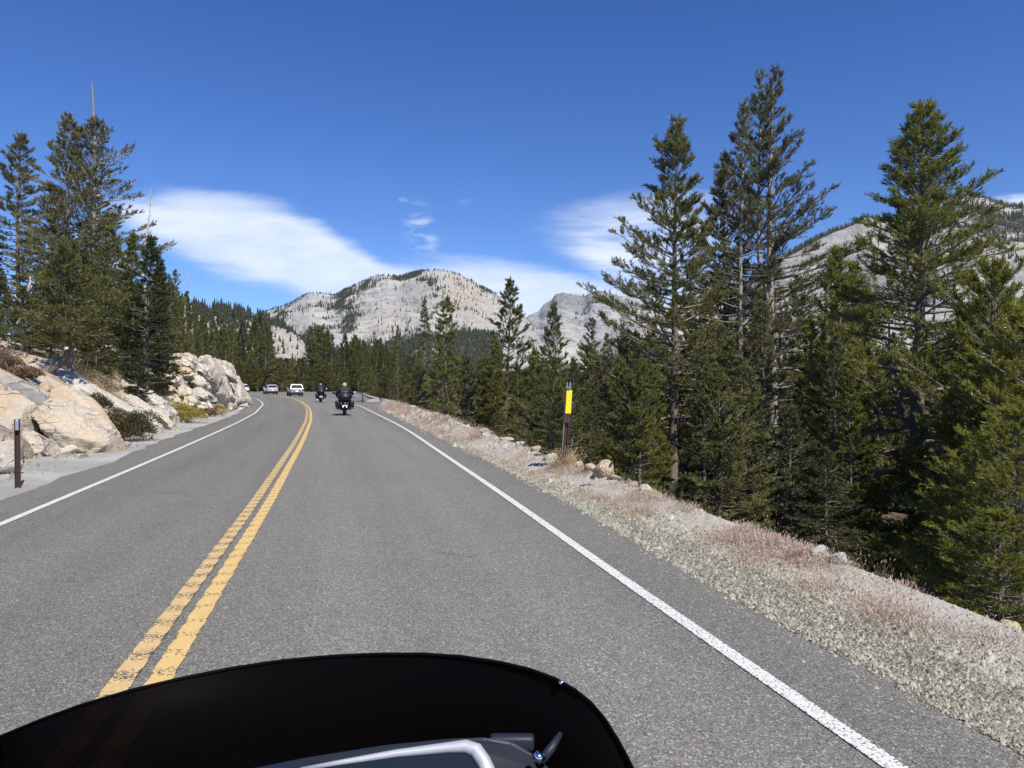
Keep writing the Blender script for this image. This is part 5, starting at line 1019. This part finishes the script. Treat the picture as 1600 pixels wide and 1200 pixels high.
    shrub(318, 574, 42.5, 1.2, .6, 'green mat of shrub on top of the bend outcrop', NEED_A, 2400, .08, 13, 1, 8, S)
    shrub(332, 566, 46, 1.0, .45, 'second green mat on the outcrop top', NEED_A, 1600, .08, 14, 1, 6, S)
    shrub(296, 600, 38.5, .9, .4, 'rust-brown plant on the face of the bend outcrop', SHRB, 1200, .06, 15, .5, 6, S)
    shrub(240, 618, 31.5, 2.2, .7, 'brown dry brush in the gully before the bend outcrop', SHRB, 3600, .07, 16, 1.2, 9, S)
    shrub(198, 585, 28, 1.5, .5, 'grey-brown brush under the narrow dark fir', SHRB, 2400, .06, 17, 1, 8, S)
build_cover()

# ------------------------------------------------------------------ posts
RUST = simple('brown_painted_steel', (.050, .026, .020), .6, .3, var=.3); GALV = simple('galvanised_steel', (.46, .50, .56), .35, .85, var=.15, scale=20)
YPLATE = simple('yellow_reflector', (.85, .70, .02), .45, var=.04); BRN = simple('brown_sign_panel', (.060, .026, .020), .55); BLK = simple('black_plastic', (.012, .012, .013), .45)
def build_posts():
    D = 12.7; x0 = (881.5-800)/F*D; z0 = gz1(x0, D)
    r = empty('marker_post', (x0, D, z0)); r.rotation_euler = (0, .062, -.12); tag(r, 'leaning brown roadside marker post with yellow reflector plate on the right crest', 'marker post')
    bm = newbm(); box(bm, (0, 0, .38), (.075, .012, 1.0)); box(bm, (-.033, -.018, .38), (.010, .03, 1.0)); box(bm, (.033, -.018, .38), (.010, .03, 1.0)); bmobj('post', bm, BRN, r)
    bm = newbm(); box(bm, (-.045, -.012, .48), (.012, .05, .80)); bmobj('pale_edge_strip', bm, GALV, r)
    bm = newbm(); box(bm, (0, -.045, 1.03), (.128, .016, .60), bev=.003); bmobj('panel', bm, BRN, r)
    bm = newbm(); box(bm, (.014, -.056, 1.10), (.095, .006, .40), bev=.002); bmobj('reflector_plate', bm, YPLATE, r)
    for z in (.80, .765):
        for s in (-1, 1):
            bm = newbm(); tube(bm, [(s*.028, -.052, z), (s*.028, -.062, z)], .006, 8); bmobj('bolt', bm, GALV, r)
    bm = newbm(); tube(bm, [(0, -.03, 1.30), (0, -.03, 1.335), (0, -.03, 1.36)], [.038, .060, .062], 14); box(bm, (-.030, -.03, 1.40), (.014, .05, .085)); box(bm, (.020, -.03, 1.40), (.022, .05, .085)); bmobj('clamp_cap', bm, GALV, r)
    D = 11.5; x0 = (28-800)/F*D; r = empty('post', (x0, D, 0)); r.rotation_euler = (0, -.01, .5); tag(r, 'short rusty-brown steel post on the left gravel shoulder', 'post')
    bm = newbm(); box(bm, (0, .03, .5), (.075, .010, 1.10)); box(bm, (-.033, -.005, .5), (.010, .075, 1.10)); box(bm, (.033, -.005, .5), (.010, .075, 1.10)); bmobj('shaft', bm, RUST, r)
    bm = newbm(); box(bm, (0, -.02, .96), (.05, .05, .17), bev=.01); bmobj('metal_highlight_tip', bm, GALV, r)  # metal tip, its pale tone standing for the blue-grey highlight on the post
    D = 62; x0 = (566.5-800)/F*D; z0 = gz1(x0, D); r = empty('post', (x0, D, z0)); tag(r, 'small dark post on the far right berm before the pull-out', 'post')
    bm = newbm(); box(bm, (0, 0, .3), (.09, .09, .9), bev=.01); bmobj('shaft', bm, BRN, r)
build_posts()

# ------------------------------------------------------------------ vehicles
def paint(name, c, metal=.3): return simple(name, c, .3, metal, .5, .6, .05, 3)
TYRE = simple('tyre_rubber', (.02, .02, .02), .8); RIM = simple('wheel_rim', (.45, .45, .46), .35, .8); GLS = simple('dark_glass', (.012, .015, .018), .06, 0, .8); REDL = simple('red_lens', (.55, .02, .02), .25); PLATE = simple('number_plate', (.80, .80, .78), .5, var=.03); CHR = simple('chrome', (.75, .76, .78), .12, 1.0, var=.05)
def wheel_parts(parent, x, y, r, w, sgn):
    bm = newbm(); n = 28
    prof = [(r*.62, -w/2), (r*.93, -w/2), (r, -w*.32), (r, w*.32), (r*.93, w/2), (r*.62, w/2)]
    rings = [[bm.verts.new((x+b, y+a*math.cos(2*PI*k/n), r+a*math.sin(2*PI*k/n))) for k in range(n)] for a, b in prof]
    for r0, r1 in zip(rings, rings[1:]+rings[:1]):
        for k in range(n): bm.faces.new((r0[k], r0[(k+1) % n], r1[(k+1) % n], r1[k]))
    wh = bmobj('wheel', bm, TYRE, parent, True)
    bm = newbm(); tube(bm, [(x-w*.3, y, r), (x+w*.3, y, r)], r*.18, 10)
    for k in range(5):
        a = 2*PI*k/5; tube(bm, [(x+sgn*w*.2, y, r), (x+sgn*w*.25, y+math.cos(a)*r*.62, r+math.sin(a)*r*.62)], [r*.14, r*.09], 6)
    tube(bm, [(x-w*.25, y, r), (x+w*.25, y, r)], r*.60, 20, cap=True); rim = bmobj('rim', bm, RIM, wh, True)
def car(loc, heading, L, Wd, H, m, label, kind='suv'):
    root = empty('car', loc, heading); h = L/2; b = .92 if kind == 'sedan' else 1.0
    # side profile, rear at -h; (y, z, halfwidth factor)
    if kind == 'sedan': pr = [(-h+.05, .30, .90), (-h, .50, .96), (-h+.02, .78, .97), (-h+.12, .96, .93), (-h+.75, 1.02, .88), (-h+1.35, H-.05, .66), (-h+1.9, H, .64), (-h+2.5, H-.03, .65), (h-1.45, .98, .88), (h-.3, .80, .90), (h, .60, .85), (h-.02, .32, .85)]
    else: pr = [(-h+.05, .32, .90), (-h, .52, .97), (-h+.02, .86, .98), (-h+.06, 1.02, .95), (-h+.32, H-.10, .74), (-h+.50, H-.01, .70), (-h+1.5, H, .71), (h-2.15, H-.05, .72), (h-1.3, 1.08, .88), (h-.35, .95, .90), (h, .68, .86), (h-.02, .34, .86)]
    bm = newbm(); w2 = Wd/2; Lf = [bm.verts.new((-w2*w, y, z)) for y, z, w in pr]; Rt = [bm.verts.new((w2*w, y, z)) for y, z, w in pr]; n = len(pr)
    # belt line widening: extra mid ring keeps the flanks full
    for i in range(n): bm.faces.new((Lf[i], Rt[i], Rt[(i+1) % n], Lf[(i+1) % n]))
    bm.faces.new(Lf[::-1]); bm.faces.new(Rt); bmesh.ops.bevel(bm, geom=bm.edges[:], offset=.05, segments=2, affect='EDGES', clamp_overlap=True); bmesh.ops.triangulate(bm, faces=bm.faces[:]); bmesh.ops.recalc_face_normals(bm, faces=bm.faces[:]); bmobj('body', bm, m, root)
    def pan(name, pts, mm, off, th=.02):
        bm = newbm(); N = (Vector(pts[1])-Vector(pts[0])).cross(Vector(pts[2])-Vector(pts[0])).normalized()
        a = [bm.verts.new(Vector(p)+N*off) for p in pts]; c = [bm.verts.new(Vector(p)+N*(off-th)) for p in pts]; k = len(pts); bm.faces.new(a); bm.faces.new(c[::-1])
        for i in range(k): bm.faces.new((a[i], c[i], c[(i+1) % k], a[(i+1) % k]))
        return bmobj(name, bm, mm, root)
    i0, i1 = (4, 5) if kind == 'sedan' else (3, 4)
    (y0, z0, f0), (y1, z1, f1) = pr[i0], pr[i1]; g = .90
    pan('rear_window', [(-w2*f0*g, y0+.02, z0+.05), (w2*f0*g, y0+.02, z0+.05), (w2*f1*g, y1-.02, z1-.04), (-w2*f1*g, y1-.02, z1-.04)], GLS, .012)
    (ya, za, fa), (yb, zb, fb) = pr[-5 if kind == 'sedan' else -5], pr[-4]
    for s in (-1, 1):
        zt, zl = H-.14, 1.03 if kind != 'sedan' else .99; xt, xl = w2*.735, w2*.93
        for (u0, u1) in ((-h+.75, -h+1.75), (-h+1.83, h-1.95)):
            q = [(s*xl, u0, zl), (s*xl, u1+.25, zl), (s*xt, u1-.1, zt), (s*xt, u0+.15, zt)]
            pan('side_window', q if s > 0 else q[::-1], GLS, .02)
        bm = newbm(); box(bm, (s*w2*.84, -h+.03, .88 if kind != 'sedan' else .80), (.20, .10, .22), bev=.02); bmobj('tail_light', bm, REDL, root)
        bm = newbm(); box(bm, (s*(w2+.06), h-1.75, 1.05), (.18, .10, .13), bev=.03); bmobj('mirror', bm, m, root)
        for y in (-h+.85, h-.85): wheel_parts(root, s*(w2*.84), y, .34, .22, s)
    bm = newbm(); box(bm, (0, -h-.01, .42), (Wd*.88, .14, .20), bev=.04); bmobj('rear_bumper', bm, BLK if kind == 'suv' else m, root)
    bm = newbm(); box(bm, (0, -h-.035, .66), (.34, .02, .17)); bmobj('number_plate', bm, PLATE, root)
    bm = newbm(); box(bm, (0, -h+.4, .26), (Wd*.8, .8, .16)); box(bm, (0, 0, .30), (Wd*.74, L*.9, .14)); bmobj('underbody', bm, BLK, root)
    return tag(root, label, 'car')
def rider_body(root, m):
    pts = {'pel': (0, .25, .80), 'bel': (0, .22, 1.0), 'chs': (0, .25, 1.20), 'nk': (0, .28, 1.40), 'hd': (0, .30, 1.52),
           'sl': (-.19, .26, 1.33), 'el': (-.40, .42, 1.12), 'wl': (-.42, .70, 1.06), 'hl': (-.40, .82, 1.05), 'sr': (.19, .26, 1.33), 'er': (.40, .42, 1.12), 'wr': (.42, .70, 1.06), 'hr': (.40, .82, 1.05),
           'ql': (-.13, .28, .78), 'kl': (-.27, .68, .72), 'al': (-.27, .72, .36), 'fl': (-.28, .92, .33), 'qr': (.13, .28, .78), 'kr': (.27, .68, .72), 'ar': (.27, .72, .36), 'fr': (.28, .92, .33)}
    rad = dict(pel=.16, bel=.165, chs=.19, nk=.07, hd=.10, sl=.095, sr=.095, el=.065, er=.065, wl=.045, wr=.045, hl=.05, hr=.05, ql=.12, qr=.12, kl=.085, kr=.085, al=.06, ar=.06, fl=.05, fr=.05)
    E = [('pel', 'bel'), ('bel', 'chs'), ('chs', 'nk'), ('nk', 'hd'), ('chs', 'sl'), ('sl', 'el'), ('el', 'wl'), ('wl', 'hl'), ('chs', 'sr'), ('sr', 'er'), ('er', 'wr'), ('wr', 'hr'), ('pel', 'ql'), ('ql', 'kl'), ('kl', 'al'), ('al', 'fl'), ('pel', 'qr'), ('qr', 'kr'), ('kr', 'ar'), ('ar', 'fr')]
    K = list(pts); me = bpy.data.meshes.new('body'); me.from_pydata([pts[k] for k in K], [(K.index(a), K.index(b)) for a, b in E], []); o = bpy.data.objects.new('body', me); link(o)
    md = o.modifiers.new('s', 'SKIN'); 
    for i, k in enumerate(K): me.skin_vertices[0].data[i].radius = (rad[k]*1.12, 1.1*rad[k]*(.8 if k in ('chs', 'bel') else 1)); 
    me.skin_vertices[0].data[0].use_root = True
    o.modifiers.new('d', 'SUBSURF').levels = 2
    dg = bpy.context.evaluated_depsgraph_get(); m2 = bpy.data.meshes.new_from_object(o.evaluated_get(dg)); bpy.data.objects.remove(o)
    m2.materials.clear(); m2.materials.append(m); m2.polygons.foreach_set('use_smooth', np.ones(len(m2.polygons), bool))
    return link(bpy.data.objects.new('body', m2), root)
def ball(bm, c, s, seg=20):
    r = bmesh.ops.create_uvsphere(bm, u_segments=seg, v_segments=seg//2+2, radius=1)
    for v in r['verts']: v.co = Vector((v.co.x*s[0]+c[0], v.co.y*s[1]+c[1], v.co.z*s[2]+c[2]))
    return r['verts']
def bike(loc, heading, label, rlabel, paintm, jacket, helmet, plate=True):
    root = empty('motorcycle', loc, heading); wheel_parts(root, 0, 0, .33, .18, -1); wheel_parts(root, 0, 1.62, .33, .14, -1)
    def P(name, fn_, m, smooth=True): bm = newbm(); fn_(bm); return bmobj(name, bm, m, root, smooth)
    P('rear_fender', lambda bm: tube(bm, [(0, .38, .60), (0, .15, .76), (0, -.15, .74), (0, -.36, .55), (0, -.42, .36)], [.10, .13, .14, .13, .11], 12), paintm)
    P('front_fender', lambda bm: tube(bm, [(0, 1.95, .52), (0, 1.78, .70), (0, 1.5, .71), (0, 1.32, .58)], [.08, .10, .10, .07], 10), paintm)
    P('frame', lambda bm: (tube(bm, [(0, .0, .33), (0, .5, .36), (0, 1.0, .40), (0, 1.25, .9)], .07, 8), box(bm, (0, .75, .42), (.42, .55, .34), bev=.06)), BLK)
    P('fuel_tank', lambda bm: ball(bm, (0, .82, .84), (.19, .34, .17)), paintm); P('seat', lambda bm: (box(bm, (0, .28, .76), (.36, .62, .13), bev=.05), box(bm, (0, -.05, .84), (.34, .25, .13), bev=.05)), BLK)
    P('fork', lambda bm: [tube(bm, [(s*.10, 1.62, .33), (s*.11, 1.30, 1.0)], .032, 8) for s in (-1, 1)], CHR)
    P('fairing', lambda bm: ball(bm, (0, 1.28, .98), (.42, .26, .24)), paintm); P('windscreen', lambda bm: box(bm, (0, 1.22, 1.27), (.46, .02, .30), Matrix.Rotation(-.5, 3, 'X'), bev=.008), GLS)
    P('handlebar', lambda bm: tube(bm, [(-.46, .80, 1.05), (-.30, .98, 1.06), (0, 1.08, 1.0), (.30, .98, 1.06), (.46, .80, 1.05)], .018, 8), CHR)
    for s in (-1, 1):
        P('mirror', lambda bm: (ball(bm, (s*.52, 1.02, 1.14), (.10, .04, .07), 12), tube(bm, [(s*.40, 1.08, 1.02), (s*.5, 1.03, 1.10)], .012, 6)), CHR if s > 0 else BLK)
        P('saddlebag', lambda bm: box(bm, (s*.35, -.02, .58), (.24, .66, .36), Matrix.Rotation(s*.10, 3, 'Y'), bev=.07), paintm)
        P('exhaust', lambda bm: tube(bm, [(s*.26, .8, .25), (s*.27, .0, .25), (s*.27, -.40, .27)], [.035, .05, .055], 10), CHR)
        P('tail_light', lambda bm: box(bm, (s*.155, -.40, .54), (.022, .04, .15), Matrix.Rotation(s*.3, 3, 'Y'), bev=.01), REDL)
        P('lower_guard', lambda bm: tube(bm, [(s*.22, -.25, .36), (s*.42, -.30, .36), (s*.44, .2, .36)], .022, 6), BLK)
        P('footboard', lambda bm: box(bm, (s*.30, .82, .30), (.12, .34, .03), bev=.01), BLK)
    P('top_case', lambda bm: (ball(bm, (0, -.28, .93), (.36, .26, .235)), box(bm, (0, -.26, .89), (.58, .38, .30), bev=.10)), paintm)
    P('case_badge', lambda bm: box(bm, (0, -.52, .90), (.09, .02, .035), bev=.005), CHR); P('case_trim', lambda bm: tube(bm, [(-.26, -.40, 1.05), (-.14, -.44, 1.11), (0, -.46, 1.13), (.14, -.44, 1.11), (.26, -.40, 1.05)], .010, 6), CHR)
    P('backrest', lambda bm: box(bm, (0, -.02, 1.12), (.36, .09, .24), bev=.04), BLK)
    P('number_plate', lambda bm: box(bm, (0, -.485, .47), (.23, .012, .13), bev=.003), PLATE, False); P('brake_light', lambda bm: box(bm, (0, -.43, .64), (.06, .04, .03), bev=.01), REDL)
    tag(root, label, 'motorcycle', 'motorcycles ahead on the road')
    pr = empty('person', loc, heading); rider_body(pr, jacket); bm = newbm(); ball(bm, (0, .31, 1.54), (.122, .145, .138)); bmobj('helmet', bm, helmet, pr, True)
    bm = newbm(); tube(bm, [(0, .30, 1.38), (0, .31, 1.46)], [.105, .12], 12); bmobj('helmet_rim', bm, BLK, pr, True)
    bm = newbm(); box(bm, (0, .455, 1.53), (.20, .03, .09), bev=.02); bmobj('visor', bm, GLS, pr); tag(pr, rlabel, 'person', 'riders ahead')
def build_vehicles():
    SIL = paint('silver_car_paint', (.27, .275, .285)); SIL2 = paint('pale_silver_car_paint', (.36, .36, .37)); WCP = paint('white_car_paint', (.62, .62, .62), 0); BK = simple('black_bike_paint', (.008, .009, .014), .42, 0, .35, 0)
    car(((455.5-800)/F*97, 98.5, 0), math.radians(23), 4.5, 1.80, 1.62, SIL, 'silver hatchback wagon, nearer of the two silver cars, just left of the riders'); car(((417.5-800)/F*113, 114.5, 0), math.radians(27), 4.4, 1.78, 1.52, SIL2, 'silver car with red tail lights farther ahead, left of the nearer wagon', 'suv')
    car(((367-800)/F*124, 125, 0), math.radians(52), 4.7, 1.85, 1.60, WCP, 'white car half hidden behind the outcrop at the bend', 'suv')
    JK = simple('navy_riding_jacket', (.012, .016, .030), .8); JK2 = simple('black_riding_jacket', (.014, .014, .016), .8); HG = simple('cream_helmet', (.34, .31, .20), .35, coat=.3); HB = simple('grey_helmet', (.16, .18, .24), .3, coat=.5)
    bike(((538.5-800)/F*37.5, 37.5, 0), math.radians(14), 'black touring motorcycle with round top case, nearer one', 'rider in dark jacket with cream helmet on the nearer motorcycle', BK, JK, HG)
    bike(((501.3-800)/F*64.3, 64.3, 0), math.radians(17), 'black touring motorcycle farther ahead, left of the nearer one', 'rider in black with grey helmet on the farther motorcycle', BK, JK2, HB)
build_vehicles()

def build_own_bike():
    """the motorcycle the picture is taken from: only its screen and dash reach into view"""
    hd = math.radians(14); root = empty('motorcycle', (0, 0, 0)); tag(root, 'black windscreen and dash of the motorcycle in the foreground', 'motorcycle')
    m, t = mat('tinted_screen'); p = t.node('ShaderNodeBsdfPrincipled', {'Base Color': (.002, .002, .003, 1), 'Roughness': .5, 'Specular IOR Level': .015}); tr = t.node('ShaderNodeBsdfTransparent', {'Color': (.34, .28, .20, 1)})
    mx = t.node('ShaderNodeMixShader', {0: .78, 1: tr.outputs[0], 2: p.outputs[0]}); t.node('ShaderNodeOutputMaterial', {'Surface': mx.outputs[0]})
    edge = [(-140, 1222), (-70, 1186), (0, 1151), (60, 1126), (120, 1104), (200, 1080), (280, 1061), (360, 1045), (440, 1033), (520, 1026), (590, 1023), (660, 1023), (720, 1027), (780, 1036), (830, 1048), (868, 1062), (900, 1080), (926, 1101), (948, 1127), (966, 1156), (980, 1182), (992, 1206), (1004, 1236), (1012, 1265)]
    D = lambda px: .70-.20*((px-470)/540)**2
    E = np.array([pix(x, y, D(x)) for x, y in edge]); n = len(E); c = E.mean(0); rows = 10; V = []
    dn = np.array([math.sin(-hd)*.10, .10*math.cos(hd), -.42])
    for th in (0, .006):
        for j in range(rows):
            f = j/(rows-1); R = E+dn*f; R = R+(c-E)*np.array([.10, .10, 0])*f*-.6; R[:, 2] = np.minimum(R[:, 2], E[:, 2])-.02*f; R[:, 2] = R[:, 2]*(1-f)+(np.minimum(E[:, 2], 99)*.25+.75*.92)*f; R[:, 1] += th; V.append(R)
    V = np.concatenate(V); gf = grid_faces(rows, n); Fc = np.concatenate([gf, gf[:, ::-1]+rows*n]); i = np.arange(n-1); Fc = np.concatenate([Fc, np.stack([i+1, i, i+rows*n, i+1+rows*n], 1)])
    npmesh('windscreen', V, Fc, m, root, smooth=True)
    SHB = simple('matte_black_plastic', (.002, .002, .002), .7, spec=.03); BL = simple('blue_grey_plastic', (.018, .023, .036), .5, spec=.3)
    bm = newbm(); rim = [Vector(v) for v in E]; tube(bm, rim, .0011, 6); bmobj('screen_rim', bm, simple('black_edge', (.002, .002, .003), .6, spec=.05), root, True)
    p = Vector(pix(877, 1067, D(877))); bm = newbm(); ball(bm, p, (.0022, .002, .002), 10); bmobj('screw_glint', bm, CHR, root, True)  # chrome bead on the rim stands for the bright screw glint
    # fairing bulk below the frame
    R = Matrix.Rotation(hd, 3, 'Z')
    bm = newbm(); cc = Vector((-.12, .66, .94)); ball(bm, (0, 0, 0), (.40, .26, .26), 28)
    for v in bm.verts: v.co = R @ v.co + cc
    bmobj('fairing', bm, SHB, root, True)
    # dash with bright bezel
    def quadpanel(name, pts, Dd, th, m, bev, hole=None):
        bm = newbm(); a = [bm.verts.new(pix(x, y, d)) for (x, y), d in zip(pts, Dd)]; f = bm.faces.new(a); bm.normal_update()
        r = bmesh.ops.extrude_face_region(bm, geom=[f]); vs = [v for v in r['geom'] if isinstance(v, bmesh.types.BMVert)]; bmesh.ops.translate(bm, verts=vs, vec=(0, th*.8, -th*.6))
        bmesh.ops.bevel(bm, geom=bm.edges[:], offset=bev, segments=3, affect='EDGES'); bmesh.ops.recalc_face_normals(bm, faces=bm.faces[:]); return bmobj(name, bm, m, root, True)
    hous = quadpanel('dash_housing', [(330, 1212), (480, 1182), (600, 1163), (700, 1153), (760, 1151), (800, 1158), (835, 1178), (870, 1210), (900, 1290), (340, 1330)], [.565]*8+[.50, .50], .05, BL, .003)
    # bezel as a rounded tube loop and its dark screen
    loop = [(470, 1202), (540, 1190), (620, 1177), (700, 1168), (728, 1166), (744, 1172), (756, 1190), (768, 1215), (790, 1262), (480, 1300)]
    LP = [pix(x, y, .545-.0003*(y-1166)) for x, y in loop]; bm = newbm(); tube(bm, LP+[LP[0]], [.0014, .002, .0028, .0038, .0048, .0054, .0054, .005, .0045, .0025, .0014], 10); bz = bmobj('bezel', bm, simple('satin_silver', (.40, .41, .44), .5, .3), root, True)
    bm = newbm(); bm.faces.new([bm.verts.new(p+Vector((0, .001, 0))) for p in LP]); r = bmesh.ops.extrude_face_region(bm, geom=bm.faces[:]); bmesh.ops.translate(bm, verts=[v for v in r['geom'] if isinstance(v, bmesh.types.BMVert)], vec=(0, .006, -.006)); bmobj('display', bm, GLS, root)
    bm = newbm(); tube(bm, [pix(845, 1190, .56), pix(862, 1168, .565), pix(876, 1146, .575)], [.004, .0035, .002], 8); box(bm, pix(800, 1160, .58), (.035, .01, .012), bev=.003); bmobj('bracket', bm, BL, root, True)
    bm = newbm(); tube(bm, [pix(838, 1187, .545), pix(846, 1178, .545)], [.0042, .0042], 12); bmobj('bolt', bm, CHR, root, True)
    # the rest of the machine, below the picture
    def L(x, y, z): return R @ Vector((x, y, 0)) + Vector((-.02, -.05, z))
    bm = newbm(); tube(bm, [L(-.44, .30, 1.02), L(-.28, .45, 1.03), L(0, .52, 1.0), L(.28, .45, 1.03), L(.44, .30, 1.02)], .016, 8); bmobj('handlebar', bm, BLK, root, True)
    bm = newbm(); [tube(bm, [L(s*.10, .62, 1.0), L(s*.10, 1.0, .33)], .028, 8) for s in (-1, 1)]; bmobj('fork', bm, CHR, root, True)
    bm = newbm(); box(bm, L(0, .0, .70), (.30, .9, .30), R, bev=.08); box(bm, L(0, -.3, .45), (.30, 1.0, .35), R, bev=.05); bmobj('tank_and_engine', bm, SHB, root, True)
    for y in (1.0, -.62):
        e = empty('wheel_mount', L(0, y, 0), hd); e.parent = root; wheel_parts(e, 0, 0, .32, .13, -1); e.name = 'wheel_assembly'
build_own_bike()

def build_haze():
    m, t = mat('haze'); v = t.node('ShaderNodeVolumePrincipled', {'Color': (.62, .80, 1, 1), 'Density': HAZE}); t.node('ShaderNodeOutputMaterial', {'Volume': v.outputs[0]})
    bm = newbm(); box(bm, (0, 5000, 560), (24000, 11000, 1250)); o = bmobj('haze', bm, m); tag(o, 'thin blue mountain air', kind='stuff')
HAZE = 1.3e-5
build_haze()
